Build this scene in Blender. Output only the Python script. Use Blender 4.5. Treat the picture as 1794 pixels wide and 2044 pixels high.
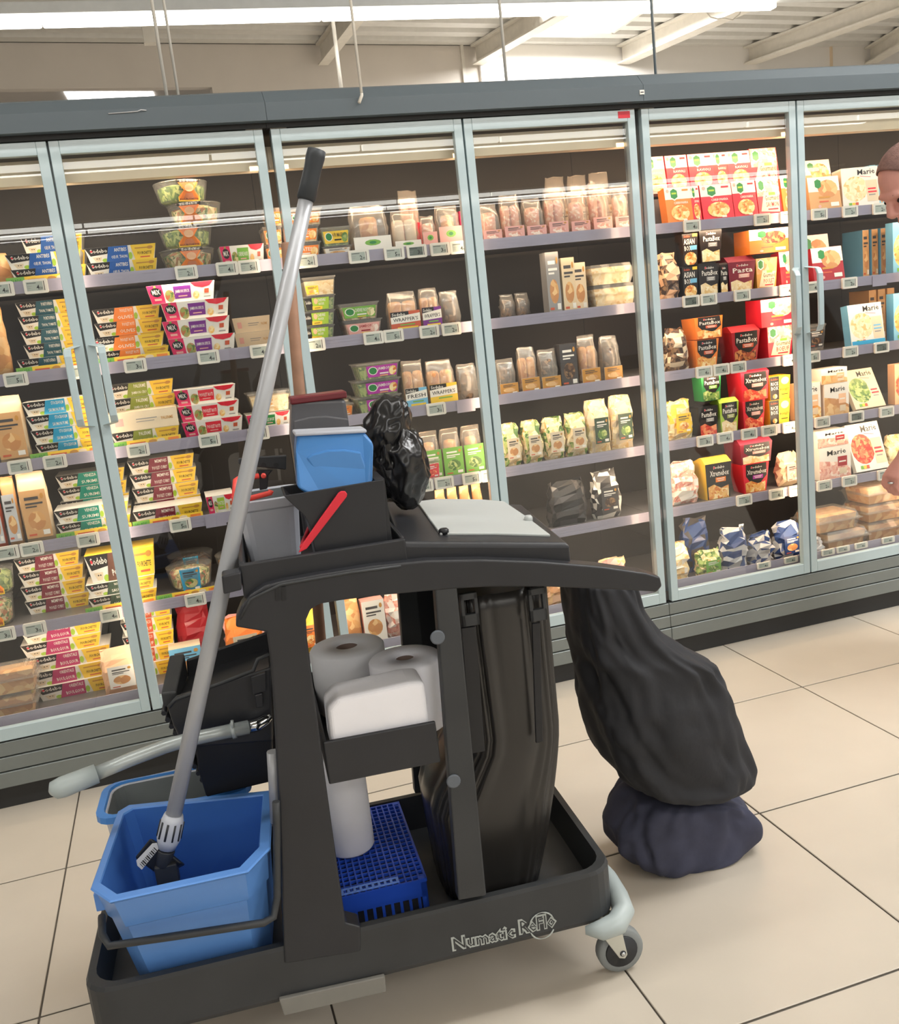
import bpy, bmesh, math, random
from mathutils import Vector, Matrix, noise
random.seed(7)
for o in list(bpy.data.objects): bpy.data.objects.remove(o)
SC = bpy.context.scene
COL = SC.collection

# ------------------------------------------------------------------ camera
FPX, CX, CY = 1889.694, 897.0, 1022.0
RM = (Vector((0.95095524, -0.28974687, -0.10830916)), Vector((-0.16104255, -0.16479739, -0.97309153)), Vector((0.26410116, 0.94280887, -0.20337651)))
CAMLOC = Vector((0.20908, -3.05129, 1.36561))
def make_camera():
    cd = bpy.data.cameras.new('camera'); cam = bpy.data.objects.new('camera', cd); COL.objects.link(cam)
    cd.sensor_fit = 'VERTICAL'; cd.sensor_height = 24.0; cd.lens = FPX / 2044.0 * 24.0
    cd.clip_end = 200
    m = Matrix((RM[0], -RM[1], -RM[2])).transposed().to_4x4()
    m.translation = CAMLOC
    cam.matrix_world = m
    SC.camera = cam
make_camera()

# ------------------------------------------------------------------ world, exposure, main lamps
SC.view_settings.view_transform = 'Standard'
SC.view_settings.look = 'None'
SC.view_settings.gamma = 1.0
SC.view_settings.use_curve_mapping = False
SC.view_settings.exposure = -0.22
w = bpy.data.worlds.new('store_ambient'); SC.world = w; w.use_nodes = True
w.node_tree.nodes['Background'].inputs[0].default_value = (1.0, 0.98, 0.96, 1)
w.node_tree.nodes['Background'].inputs[1].default_value = 0.36

def area(name, loc, sx, sy, energy, color, rot):
    ld = bpy.data.lights.new(name, 'AREA'); ld.shape = 'RECTANGLE'; ld.size = sx; ld.size_y = sy
    ld.energy = energy; ld.color = color
    o = bpy.data.objects.new(name, ld); COL.objects.link(o); o.location = loc; o.rotation_euler = rot
    return o
# long luminaire rows of the hall (the row over the cabinets is the one in view)
ROWS = [2.72, -1.5, -5.72, -6.85, -11.4, -12.1]
for i, y in enumerate(ROWS):
    area('row_light', (1.6, y, 3.04), 14.0 if i else 9.0, 0.10, 92 if i < 3 else 60, (1.0, 0.98, 0.95), (0, 0, 0))

# ------------------------------------------------------------------ projection helpers (pixel of the 1794x2044 frame -> point)
def ray(px, py):
    v = Vector(((px - CX) / FPX, (py - CY) / FPX, 1.0))
    return RM[0] * v.x + RM[1] * v.y + RM[2] * v.z
def onY(px, py, Y):
    d = ray(px, py); return CAMLOC + d * ((Y - CAMLOC.y) / d.y)
def onZ(px, py, Z):
    d = ray(px, py); return CAMLOC + d * ((Z - CAMLOC.z) / d.z)
def xat(px, Y, Z):
    k = (px - CX) / FPX
    a = RM[2] * k - RM[0]
    return CAMLOC.x - (a.y * (Y - CAMLOC.y) + a.z * (Z - CAMLOC.z)) / a.x

# ------------------------------------------------------------------ materials
def lin(c):
    return tuple((x / 255 / 12.92) if x / 255 <= 0.04045 else ((x / 255 + 0.055) / 1.055) ** 2.4 for x in c)
MATS = {}
def mat(name, rgb=None, rough=0.5, metal=0.0, var=0.05, scale=12.0, coat=0.0, emit=0.0, bump=0.0, bscale=200.0, spec=0.5, emit_rgb=None):
    if name in MATS: return MATS[name]
    m = bpy.data.materials.new(name); m.use_nodes = True; MATS[name] = m
    nt = m.node_tree; b = nt.nodes['Principled BSDF']
    c = lin(rgb)
    b.inputs['Roughness'].default_value = rough; b.inputs['Metallic'].default_value = metal
    b.inputs['Coat Weight'].default_value = coat; b.inputs['Coat Roughness'].default_value = 0.05
    b.inputs['Specular IOR Level'].default_value = spec
    tc = nt.nodes.new('ShaderNodeTexCoord')
    n = nt.nodes.new('ShaderNodeTexNoise'); n.inputs['Scale'].default_value = scale; n.inputs['Detail'].default_value = 4
    nt.links.new(tc.outputs['Object'], n.inputs['Vector'])
    r = nt.nodes.new('ShaderNodeValToRGB')
    r.color_ramp.elements[0].position = 0.3; r.color_ramp.elements[1].position = 0.7
    r.color_ramp.elements[0].color = tuple(max(0, x * (1 - var)) for x in c) + (1,)
    r.color_ramp.elements[1].color = tuple(min(1, x * (1 + var)) for x in c) + (1,)
    nt.links.new(n.outputs['Fac'], r.inputs['Fac']); nt.links.new(r.outputs['Color'], b.inputs['Base Color'])
    if bump:
        n2 = nt.nodes.new('ShaderNodeTexNoise'); n2.inputs['Scale'].default_value = bscale; n2.inputs['Detail'].default_value = 3
        nt.links.new(tc.outputs['Object'], n2.inputs['Vector'])
        bp = nt.nodes.new('ShaderNodeBump'); bp.inputs['Strength'].default_value = bump; bp.inputs['Distance'].default_value = 0.004
        nt.links.new(n2.outputs['Fac'], bp.inputs['Height']); nt.links.new(bp.outputs['Normal'], b.inputs['Normal'])
    if emit:
        b.inputs['Emission Color'].default_value = (lin(emit_rgb) if emit_rgb else c) + (1,)
        b.inputs['Emission Strength'].default_value = emit
    return m
def foodmat(name, cols, scale=70.0, rough=0.45, coat=0.2):
    """cell pattern of several colours: printed or real food"""
    if name in MATS: return MATS[name]
    m = bpy.data.materials.new(name); m.use_nodes = True; MATS[name] = m
    nt = m.node_tree; b = nt.nodes['Principled BSDF']; b.inputs['Roughness'].default_value = rough
    b.inputs['Coat Weight'].default_value = coat
    tc = nt.nodes.new('ShaderNodeTexCoord'); v = nt.nodes.new('ShaderNodeTexVoronoi'); v.inputs['Scale'].default_value = scale
    nz = nt.nodes.new('ShaderNodeTexNoise'); nz.inputs['Scale'].default_value = scale * 0.5
    mx = nt.nodes.new('ShaderNodeMixRGB'); mx.inputs[0].default_value = 0.03
    nt.links.new(tc.outputs['Object'], mx.inputs[1]); nt.links.new(nz.outputs['Color'], mx.inputs[2])
    nt.links.new(tc.outputs['Object'], nz.inputs['Vector']); nt.links.new(mx.outputs[0], v.inputs['Vector'])
    s = nt.nodes.new('ShaderNodeSeparateColor'); nt.links.new(v.outputs['Color'], s.inputs[0])
    r = nt.nodes.new('ShaderNodeValToRGB'); e = r.color_ramp.elements
    e[0].color = lin(cols[0]) + (1,); e[0].position = 0.15; e[1].color = lin(cols[-1]) + (1,); e[1].position = 0.85
    for i, c in enumerate(cols[1:-1]):
        q = e.new(0.15 + 0.7 * (i + 1) / (len(cols) - 1)); q.color = lin(c) + (1,)
    nt.links.new(s.outputs[0], r.inputs['Fac']); nt.links.new(r.outputs['Color'], b.inputs['Base Color'])
    return m
def clearmat(name, rgb=(255, 255, 255), fac=0.08, rough=0.03, ior=1.45, veil=0.0):
    """thin clear sheet: lets light through, mirrors by Fresnel; veil = share of milky diffuse"""
    if name in MATS: return MATS[name]
    m = bpy.data.materials.new(name); m.use_nodes = True; MATS[name] = m
    nt = m.node_tree; nt.nodes.clear()
    out = nt.nodes.new('ShaderNodeOutputMaterial'); t = nt.nodes.new('ShaderNodeBsdfTransparent'); g = nt.nodes.new('ShaderNodeBsdfGlossy')
    t.inputs[0].default_value = lin(rgb) + (1,); g.inputs['Roughness'].default_value = rough
    lw = nt.nodes.new('ShaderNodeLayerWeight'); lw.inputs[0].default_value = 0.5
    pw = nt.nodes.new('ShaderNodeMath'); pw.operation = 'POWER'; pw.inputs[1].default_value = 5.0; nt.links.new(lw.outputs['Facing'], pw.inputs[0])
    f = nt.nodes.new('ShaderNodeMath'); f.operation = 'MULTIPLY_ADD'; f.inputs[1].default_value = 0.96; f.inputs[2].default_value = ((ior - 1) / (ior + 1)) ** 2
    nt.links.new(pw.outputs[0], f.inputs[0])
    mx = nt.nodes.new('ShaderNodeMixShader')
    ad = nt.nodes.new('ShaderNodeMath'); ad.operation = 'ADD'; ad.inputs[1].default_value = fac; ad.use_clamp = True
    nt.links.new(f.outputs[0], ad.inputs[0]); nt.links.new(ad.outputs[0], mx.inputs[0])
    nt.links.new(t.outputs[0], mx.inputs[1]); nt.links.new(g.outputs[0], mx.inputs[2])
    last = mx
    if veil:
        d = nt.nodes.new('ShaderNodeBsdfDiffuse'); d.inputs[0].default_value = lin(rgb) + (1,)
        m2 = nt.nodes.new('ShaderNodeMixShader'); m2.inputs[0].default_value = veil
        nt.links.new(mx.outputs[0], m2.inputs[1]); nt.links.new(d.outputs[0], m2.inputs[2]); last = m2
    nt.links.new(last.outputs[0], out.inputs[0])
    return m
M = {}
def P(key, *a, **k): M[key] = mat(key, *a, **k)
P('tile', (198, 188, 173), 0.32, var=0.03, scale=5, bump=0.02, bscale=90)
P('grout', (92, 86, 78), 0.8)
P('slate', (86, 96, 102), 0.42, var=0.03, scale=3, coat=0.15)
P('plinth', (122, 128, 126), 0.4, metal=0.25, var=0.04, scale=4)
P('kick', (42, 42, 42), 0.6)
P('doorframe', (178, 196, 200), 0.32, var=0.02, coat=0.6)
P('doorback', (140, 150, 155), 0.4, metal=0.4)
P('gasket', (34, 34, 36), 0.6)
P('inner', (48, 44, 43), 0.5, var=0.08, scale=5)
P('cream', (226, 206, 176), 0.5)
P('shelf', (120, 116, 116), 0.4, metal=0.3)
P('rail', (160, 153, 168), 0.22, var=0.05, coat=0.5)
P('tagcase', (232, 224, 212), 0.4)
P('tagscreen', (172, 178, 168), 0.3)
P('tagdark', (96, 104, 96), 0.3)
P('ink', (30, 28, 30), 0.5)
P('wall_cream', (216, 208, 198), 0.8, var=0.03, scale=2)
P('wall_white', (236, 232, 226), 0.8, var=0.02, scale=2)
P('steel_white', (222, 216, 204), 0.5)
P('deck', (212, 210, 204), 0.55, var=0.04)
P('lamp_body', (222, 224, 222), 0.4)
P('lamp_lit', (255, 252, 244), 0.4, emit=9.0)
P('skylight', (255, 255, 255), 0.5, emit=9.0)
P('ledwarm', (255, 226, 180), 0.4, emit=5.0)
P('cartblack', (37, 38, 42), 0.42, var=0.12, scale=9, bump=0.05, bscale=500)
P('cartgrey', (50, 52, 54), 0.5, var=0.15, scale=7, bump=0.05, bscale=400)
P('deepblack', (22, 23, 27), 0.45)
P('bumper', (168, 178, 178), 0.4)
P('rubber', (128, 132, 132), 0.6)
P('skirt', (126, 124, 118), 0.55)
P('cap', (96, 102, 110), 0.5)
P('hub', (40, 42, 46), 0.5)
P('zinc', (206, 206, 196), 0.3, metal=0.5)
P('chrome', (205, 208, 210), 0.12, metal=1.0)
P('lever', (176, 184, 184), 0.32, metal=0.3)
P('alu', (176, 178, 182), 0.36, metal=0.25, var=0.03)
P('grip', (40, 44, 48), 0.55)
P('bluepail', (92, 142, 212), 0.35, var=0.05, scale=5)
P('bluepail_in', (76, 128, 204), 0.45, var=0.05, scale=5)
P('bluerim', (66, 134, 210), 0.35)
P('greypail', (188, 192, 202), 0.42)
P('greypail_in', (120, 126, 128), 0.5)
P('bluetub', (62, 122, 184), 0.4, var=0.03)
P('smoketub', (98, 98, 102), 0.3)
P('darkred', (112, 40, 46), 0.4)
P('red', (226, 44, 62), 0.4)
P('redpale', (232, 76, 66), 0.4)
P('wood', (150, 112, 88), 0.6, var=0.15, scale=25)
P('paper', (246, 245, 250), 0.9, var=0.02, bump=0.1, bscale=60)
P('papershade', (224, 224, 226), 0.9, var=0.02)  # white paper with shade put into a greyer colour
P('cardcore', (128, 108, 98), 0.9)
P('crate', (36, 78, 190), 0.4, var=0.05)
P('crate_pale', (110, 150, 235), 0.4)
P('lidgrey', (186, 190, 188), 0.45, var=0.04, scale=6)
P('binbag', (26, 26, 27), 0.24, var=0.1, scale=10, bump=0.25, bscale=30)
P('binliner', (46, 44, 42), 0.28, var=0.06, scale=8)
P('sack', (34, 35, 40), 0.75, var=0.25, scale=6, bump=0.5, bscale=28)
P('navycloth', (58, 60, 78), 0.9, var=0.3, scale=9, bump=0.3, bscale=30)
P('sticker', (214, 214, 212), 0.5)
P('silverprint', (176, 182, 178), 0.45)
P('skin', (208, 150, 138), 0.5, var=0.06, scale=20, bump=0.1, bscale=150)
P('hair', (132, 100, 92), 0.7, var=0.25, scale=60, bump=0.6, bscale=250)
P('jacket', (26, 26, 30), 0.8, var=0.1)
P('trousers', (44, 48, 60), 0.85, var=0.1)
P('shoe', (30, 28, 28), 0.5)
P('eye', (40, 30, 28), 0.2)
M['glass'] = clearmat('door_glass', (250, 252, 252), 0.0, 0.0, 1.5)
M['clear'] = clearmat('clear_plastic', (248, 246, 242), 0.03, 0.12, 1.45, veil=0.10)
M['film'] = clearmat('crinkled_film', (246, 238, 228), 0.06, 0.2, 1.45, veil=0.16)
PAL = dict(white=(238, 232, 222), cream=(236, 216, 180), black=(32, 28, 28), yellow=(244, 202, 60), orange=(238, 132, 52), green=(120, 176, 70),
    lime=(164, 198, 62), hexgreen=(44, 130, 66), blue=(34, 92, 170), teal=(34, 84, 98), cyan=(40, 158, 204), olive=(140, 150, 60), jade=(20, 140, 122),
    maroon=(128, 42, 60), magenta=(180, 44, 100), dkgreen=(58, 78, 60), pink=(222, 42, 96), purple=(122, 44, 140), red=(214, 52, 62), deepred=(168, 34, 44),
    rose=(232, 170, 160), kraft=(208, 160, 108), gold=(196, 140, 62), sky=(120, 186, 220), grey=(150, 146, 144), dkgrey=(70, 66, 66), beige=(222, 198, 162),
    violet=(178, 50, 160), rust=(206, 92, 60), peach=(240, 190, 150), silver=(196, 196, 198), brown=(96, 58, 44), navy=(40, 66, 120))
FOODS = dict(f_pasta=[(214, 120, 50), (244, 204, 120), (230, 160, 80), (250, 226, 170)], f_cream=[(238, 214, 160), (250, 236, 204), (226, 186, 120)],
    f_green=[(70, 110, 50), (140, 170, 80), (196, 206, 130), (96, 130, 60)], f_salad=[(90, 120, 60), (222, 206, 150), (190, 90, 60), (150, 170, 90), (240, 226, 180)],
    f_meat=[(120, 56, 40), (190, 96, 60), (224, 150, 90), (96, 44, 34)], f_red=[(200, 50, 40), (230, 90, 60), (244, 160, 110)],
    f_bread=[(214, 160, 100), (236, 196, 140), (196, 136, 84)], f_ham=[(232, 170, 150), (244, 204, 184), (214, 130, 116), (250, 230, 214)],
    f_dark=[(60, 44, 38), (110, 80, 60), (150, 116, 84), (70, 52, 44)])
def colmat(k):
    if k in M: return M[k]
    if k in FOODS: M[k] = foodmat(k, FOODS[k], 90.0 if k != 'f_bread' else 40.0)
    else: M[k] = mat('print_' + k, PAL[k], 0.42, var=0.03, coat=0.15)
    return M[k]

# ------------------------------------------------------------------ mesh builder
class MB:
    def __init__(s): s.v = []; s.f = []; s.m = []; s.mats = []; s.cur = 0; s.sm = []
        
    def use(s, m):
        if isinstance(m, str): m = colmat(m)
        if m not in s.mats: s.mats.append(m)
        s.cur = s.mats.index(m); return s
    def face(s, idx, smooth=False): s.f.append(tuple(idx)); s.m.append(s.cur); s.sm.append(smooth)
    def pts(s, ps):
        n = len(s.v); s.v.extend([tuple(p) for p in ps]); return list(range(n, n + len(ps)))
    def box(s, x0, y0, z0, x1, y1, z1):
        return s.hexa([(x0, y0, z0), (x1, y0, z0), (x1, y1, z0), (x0, y1, z0)], [(x0, y0, z1), (x1, y0, z1), (x1, y1, z1), (x0, y1, z1)])
    def hexa(s, lo, hi):
        return s.loft([lo, hi], True, True)
    def loft(s, rings, cap0=True, cap1=True, smooth=False, closed=True):
        ids = [s.pts(r) for r in rings]; n = len(rings[0])
        for a, b in zip(ids, ids[1:]):
            for i in range(n if closed else n - 1):
                j = (i + 1) % n
                s.face((a[i], a[j], b[j], b[i]), smooth)
        if cap0: s.face(ids[0][::-1])
        if cap1: s.face(ids[-1])
        return s
    def prism(s, poly, y0, y1):      # poly of (x, z), front at y0
        return s.loft([[(x, y1, z) for x, z in poly], [(x, y0, z) for x, z in poly]])
    def tube(s, pts, r, n=10, caps=True, smooth=True):
        pts = [Vector(p) for p in pts]; rs = r if isinstance(r, (list, tuple)) else [r] * len(pts)
        rings = []; up = None
        for i, p in enumerate(pts):
            if i == 0: d = pts[1] - p
            elif i == len(pts) - 1: d = p - pts[i - 1]
            else: d = (pts[i + 1] - p).normalized() + (p - pts[i - 1]).normalized()
            d.normalize()
            if up is None: up = Vector((0, 0, 1)) if abs(d.z) < 0.9 else Vector((0, 1, 0))
            a = d.cross(up).normalized(); up = a.cross(d).normalized()
            rings.append([p + (a * math.cos(t) + up * math.sin(t)) * rs[i] for t in [2 * math.pi * k / n for k in range(n)]])
        return s.loft(rings, caps, caps, smooth)
    def lathe(s, prof, n=20, c=(0, 0, 0), cap0=True, cap1=True, axis='Z', smooth=True):
        def q(r, h, t):
            a, b = r * math.cos(t), r * math.sin(t)
            if axis == 'Z': return (c[0] + a, c[1] + b, c[2] + h)
            if axis == 'Y': return (c[0] + a, c[1] + h, c[2] - b)
            return (c[0] + h, c[1] + a, c[2] + b)
        return s.loft([[q(r, h, 2 * math.pi * k / n) for k in range(n)] for r, h in prof], cap0, cap1, smooth)
    def build(s, name, parent=None, loc=None, bevel=0.0, seg=2, rot=None):
        me = s.mesh(name)
        return link(name, me, parent, loc, bevel, seg, rot)
    def mesh(s, name):
        me = bpy.data.meshes.new(name); me.from_pydata(s.v, [], s.f)
        for m in s.mats: me.materials.append(m)
        if s.f:
            me.polygons.foreach_set('material_index', s.m); me.polygons.foreach_set('use_smooth', s.sm)
        me.update(); return me
def link(name, me, parent=None, loc=None, bevel=0.0, seg=2, rot=None):
    o = bpy.data.objects.new(name, me); COL.objects.link(o)
    if parent: o.parent = parent
    if loc is not None: o.location = loc
    if rot is not None: o.rotation_euler = rot
    if bevel:
        b = o.modifiers.new('bevel', 'BEVEL'); b.width = bevel; b.segments = seg; b.limit_method = 'ANGLE'; b.angle_limit = math.radians(35)
    return o
def empty(name, loc=(0, 0, 0), rot=None):
    o = bpy.data.objects.new(name, None); COL.objects.link(o); o.location = loc; o.empty_display_size = 0.05
    if rot: o.rotation_euler = rot
    return o
def tag(o, label, cat, group=None):
    o['label'] = label; o['category'] = cat
    if group: o['group'] = group
    return o
def struct(o): o['kind'] = 'structure'; return o
def sub(pts, base): return [(p[0] - base[0], p[1] - base[1], p[2] - base[2]) for p in pts]
def poly_px(pts, Y, base=(0, 0, 0)):
    out = []
    for p in pts:
        q = onY(p[0], p[1], Y); out.append((q.x - base[0], q.z - base[2]))
    return out
def smoothpoly(pts, it=1):
    for _ in range(it):
        n = []
        for i in range(len(pts)):
            a, b = pts[i], pts[(i + 1) % len(pts)]
            n += [tuple(x * .75 + y * .25 for x, y in zip(a, b)), tuple(x * .25 + y * .75 for x, y in zip(a, b))]
        pts = n
    return pts
def rrect(x0, y0, x1, y1, r, n=4):
    out = []
    for cx, cy, a0 in ((x1 - r, y1 - r, 0), (x0 + r, y1 - r, 90), (x0 + r, y0 + r, 180), (x1 - r, y0 + r, 270)):
        for k in range(n + 1):
            a = math.radians(a0 + 90 * k / n); out.append((cx + r * math.cos(a), cy + r * math.sin(a)))
    return out

# ------------------------------------------------------------------ lettering
TXT = {}
def textmesh(s, bold=0.012):
    key = (s, bold)
    if key in TXT: return TXT[key]
    cu = bpy.data.curves.new('lettering', 'FONT'); cu.body = s; cu.size = 1.0; cu.resolution_u = 1; cu.fill_mode = 'FRONT'; cu.offset = bold
    o = bpy.data.objects.new('lettering', cu); COL.objects.link(o)
    dg = bpy.context.evaluated_depsgraph_get(); dg.update()
    me = bpy.data.meshes.new_from_object(o.evaluated_get(dg))
    vs = [(v.co.x, v.co.y) for v in me.vertices]; fs = [tuple(p.vertices) for p in me.polygons]
    bpy.data.objects.remove(o); bpy.data.curves.remove(cu); bpy.data.meshes.remove(me)
    if not vs: vs, fs = [(0, 0), (1, 0), (1, 1)], [(0, 1, 2)]
    x0 = min(v[0] for v in vs); x1 = max(v[0] for v in vs); y0 = min(v[1] for v in vs); y1 = max(v[1] for v in vs)
    TXT[key] = ([((x - x0) / (x1 - x0), (y - y0) / (y1 - y0)) for x, y in vs], fs, (x1 - x0) / (y1 - y0))
    return TXT[key]
# flat artwork: shapes in (u, v) of a face
def R(u0, v0, u1, v1, c): return ('p', [(u0, v0), (u1, v0), (u1, v1), (u0, v1)], c)
def PO(pts, c): return ('p', pts, c)
def EL(u, v, ru, rv, c, n=12): return ('p', [(u + ru * math.cos(2 * math.pi * k / n), v + rv * math.sin(2 * math.pi * k / n)) for k in range(n)], c)
def TX(s, u0, v0, u1, v1, c, slant=0.0): return ('t', s, (u0, v0, u1, v1, slant), c)
def artmesh(name, layers, mapf, eps=0.0004):
    b = MB(); mf = mapf
    mapf = lambda u, v, e: mf(min(1.0, max(0.0, u)), min(0.995, max(0.008, v)), e)
    for i, l in enumerate(layers):
        b.use(l[2] if l[0] == 'p' else l[3])
        off = eps * (1 + i * 0.35)
        if l[0] == 'p': b.face(b.pts([mapf(u, v, off) for u, v in l[1]]))
        else:
            vs, fs, asp = textmesh(l[1]); u0, v0, u1, v1, sl = l[2]
            ids = b.pts([mapf(u0 + (u1 - u0) * x, v0 + (v1 - v0) * y + sl * x, off) for x, y in vs])
            for f in fs: b.face([ids[k] for k in f])
    return b.mesh(name)

# ================================================================== THE HALL
def add_floor():
    m = bpy.data.materials.new('floor_far'); m.use_nodes = True; nt = m.node_tree; b = nt.nodes['Principled BSDF']
    tc = nt.nodes.new('ShaderNodeTexCoord'); mp = nt.nodes.new('ShaderNodeMapping'); br = nt.nodes.new('ShaderNodeTexBrick')
    mp.inputs['Location'].default_value = (-0.922, 0.456, 0)
    nt.links.new(tc.outputs['Object'], mp.inputs['Vector']); nt.links.new(mp.outputs[0], br.inputs['Vector'])
    br.offset = 0; br.squash = 1
    for k, v in (('Scale', 1.0), ('Brick Width', 0.5925), ('Row Height', 0.6135), ('Mortar Size', 0.0025)): br.inputs[k].default_value = v
    br.inputs['Color1'].default_value = lin((198, 188, 173)) + (1,); br.inputs['Color2'].default_value = lin((197, 187, 172)) + (1,)
    br.inputs['Mortar'].default_value = lin((92, 86, 78)) + (1,)
    nt.links.new(br.outputs['Color'], b.inputs['Base Color']); b.inputs['Roughness'].default_value = 0.32
    f = MB().use(m).box(-14, -17, -0.06, 22, 14, -0.012).build('floor'); struct(f)
    g = MB().use(M['grout']).box(-0.85, -2.29, -0.0119, 3.885, 0.157, -0.004).build('grout', f)
    t = MB().use(M['tile']).box(0.0022, -0.6105, -0.0039, 0.5903, -0.0030, 0.0).mesh('tile')
    for i in range(-3, 5):
        for j in range(-1, 3):
            o = link('tile', t, f, (0.922 + 0.5925 * i, -0.456 - 0.6135 * j, 0))
            md = o.modifiers.new('bevel', 'BEVEL'); md.width = 0.0012; md.segments = 1
add_floor()
ZC = 4.6
WA = onZ(0, 85, ZC); WB = onZ(1794, 97, ZC)
WD = (WB - WA).normalized(); WN = Vector((WD.y, -WD.x, 0))        # along the wall, and from the wall towards the viewer
def wp(s, d, z): q = WA + WD * s + WN * d; return (q.x, q.y, z)      # s along wall, d out of the wall
def on_wall(px, py):
    d = ray(px, py); t = (WA - CAMLOC).dot(WN) / d.dot(WN); q = CAMLOC + d * t
    return (q - WA).dot(WD), q.z
def add_hall():
    sj, _ = on_wall(955, 130)
    s0, z0 = on_wall(0, 178); s1, z1 = on_wall(425, 188)
    def wall(name, sa, sb, za, zb, m, d=0.0, th=0.12):
        b = MB().use(m)
        lo = [wp(sa, d, za), wp(sb, d, za), wp(sb, d - th, za), wp(sa, d - th, za)]
        hi = [p[:2] + (zb,) for p in lo]
        b.hexa(lo, hi); return struct(b.build(name))
    w1 = wall('wall_back', s1, sj, 0.0, ZC, M['wall_cream'])
    wall('wall_left', -8, s1, z0, ZC, M['wall_cream'])
    w2 = wall('wall_right', sj, 20, 0.0, ZC, M['wall_white'], 0.05)
    # wall joints
    for i, (px, w_) in enumerate(((922, 0.02), (1652, 0.012))):
        s, _ = on_wall(px, 120)
        b = MB().use(M['steel_white'] if px < 1000 else M['cream'])
        d = 0.0 if px < 1000 else 0.05
        lo = [wp(s - w_, d + 0.035, 0), wp(s + w_, d + 0.035, 0), wp(s + w_, d, 0), wp(s - w_, d, 0)]
        b.hexa(lo, [p[:2] + (ZC,) for p in lo]); struct(b.build('trim_%d' % (i + 1)))
    # area beyond the lower edge of the left wall: lower ceiling with a light panel, far wall
    zl = z0 + 0.05
    b = MB().use(M['wall_cream']); lo = [wp(-10, -0.2, zl + 0.4), wp(s1 + 1, -0.2, zl + 0.4), wp(s1 + 1, -9, zl + 0.4), wp(-10, -9, zl + 0.4)]
    b.hexa(lo, [p[:2] + (zl + 0.5,) for p in lo]); struct(b.build('ceiling_far'))
    b = MB().use(M['wall_cream']); lo = [wp(-10, -9, 0), wp(s1 + 1, -9, 0), wp(s1 + 1, -9.1, 0), wp(-10, -9.1, 0)]
    b.hexa(lo, [p[:2] + (zl + 0.5,) for p in lo]); struct(b.build('wall_far'))
    pn = [onZ(x, y, zl + 0.39) for x, y in ((128, 184), (305, 184), (309, 196), (138, 202))]
    b = MB().use(M['skylight']); b.hexa([tuple(p) for p in pn], [(p.x, p.y, zl + 0.4) for p in pn])
    tag(b.build('light_panel'), 'bright white ceiling light panel just above the dark cabinet top at left', 'light')
    # corrugated roof deck
    b = MB().use(M['deck']); prof = []; d = -0.3; k = 0
    while d < 24:
        prof += [(d, ZC), (d + 0.16, ZC), (d + 0.19, ZC + 0.05), (d + 0.30, ZC + 0.05)]; d += 0.33
    ids0 = b.pts([wp(-10, p[0], p[1]) for p in prof]); ids1 = b.pts([wp(24, p[0], p[1]) for p in prof])
    for i in range(len(prof) - 1): b.face((ids0[i], ids0[i + 1], ids1[i + 1], ids1[i]))
    t0 = b.pts([wp(-10, -0.3, ZC + 0.08), wp(24, -0.3, ZC + 0.08), wp(24, 24, ZC + 0.08), wp(-10, 24, ZC + 0.08)]); b.face(t0)
    struct(b.build('ceiling'))
    # roof beams (I sections) running out from the wall
    n = 3
    for (pa, pb, wd) in (((640, 90), (706, 0), 0.12), ((950, 92), (1068, 20), 0.16), ((1242, 93), (1412, 14), 0.20), ((1492, 97), (1742, 4), 0.22), ((1738, 96), (1794, 62), 0.2)):
        a = onZ(pa[0], pa[1], ZC - 0.02); c = onZ(pb[0], pb[1], ZC - 0.02); dr = (c - a).normalized(); e = a + dr * 9; sd = Vector((-dr.y, dr.x, 0))
        b = MB().use(M['steel_white'])
        for (hw, za, zb) in ((wd / 2, ZC - 0.24, ZC - 0.22), (0.012, ZC - 0.22, ZC - 0.03), (wd / 2, ZC - 0.03, ZC - 0.005)):
            lo = [(*(p + sd * s_ * hw).xy, za) for p, s_ in ((a, -1), (a, 1), (e, 1), (e, -1))]
            b.hexa(lo, [p[:2] + (zb,) for p in lo])
        struct(b.build('trim_%d' % n)); n += 1
    # skylight with frame
    q = [onZ(x, y, ZC - 0.03) for x, y in ((1060, 60), (1222, 60), (1300, 6), (1130, 6))]
    ext = q[3] + (q[3] - q[0]) * 0.6, q[2] + (q[2] - q[1]) * 0.6
    q = [q[0], q[1], ext[1], ext[0]]
    b = MB().use(M['skylight']); b.hexa([tuple(p) for p in q], [(p.x, p.y, ZC - 0.005) for p in q])
    sk = struct(b.build('window_1'))
    b = MB().use(M['steel_white'])
    for i in range(4):
        p, r = q[i], q[(i + 1) % 4]; b.tube([(p.x, p.y, ZC - 0.03), (r.x, r.y, ZC - 0.03)], 0.045, 6, smooth=False)
    b.build('frame', sk)
    for nn, (sx_, dy_) in enumerate(((3.0, 9.5), (8.5, 9.5), (3.0, 15.0), (8.5, 15.0))):      # unseen roof lights added to brighten the hall
        lo = [wp(sx_, dy_, ZC - 0.03), wp(sx_ + 1.6, dy_, ZC - 0.03), wp(sx_ + 1.6, dy_ + 1.6, ZC - 0.03), wp(sx_, dy_ + 1.6, ZC - 0.03)]
        struct(MB().use(M['skylight']).hexa(lo, [p[:2] + (ZC - 0.005,) for p in lo]).build('window_%d' % (nn + 2)))
        pc = wp(sx_ + .8, dy_ + .8, ZC - 0.1); area('skylight_glow', pc, 1.5, 1.5, 90, (0.97, 0.99, 1.0), (0, 0, 0))
    c = (q[0] + q[1] + q[2] + q[3]) / 4
    l = area('skylight_glow', (c.x, c.y, ZC - 0.12), 1.6, 1.6, 420, (1, 1, 1), (0, 0, 0))
    # hanging luminaire in view: trunking, lamp, end piece
    L = empty('strip_luminaire', (0, 2.72, 3.10))
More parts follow.
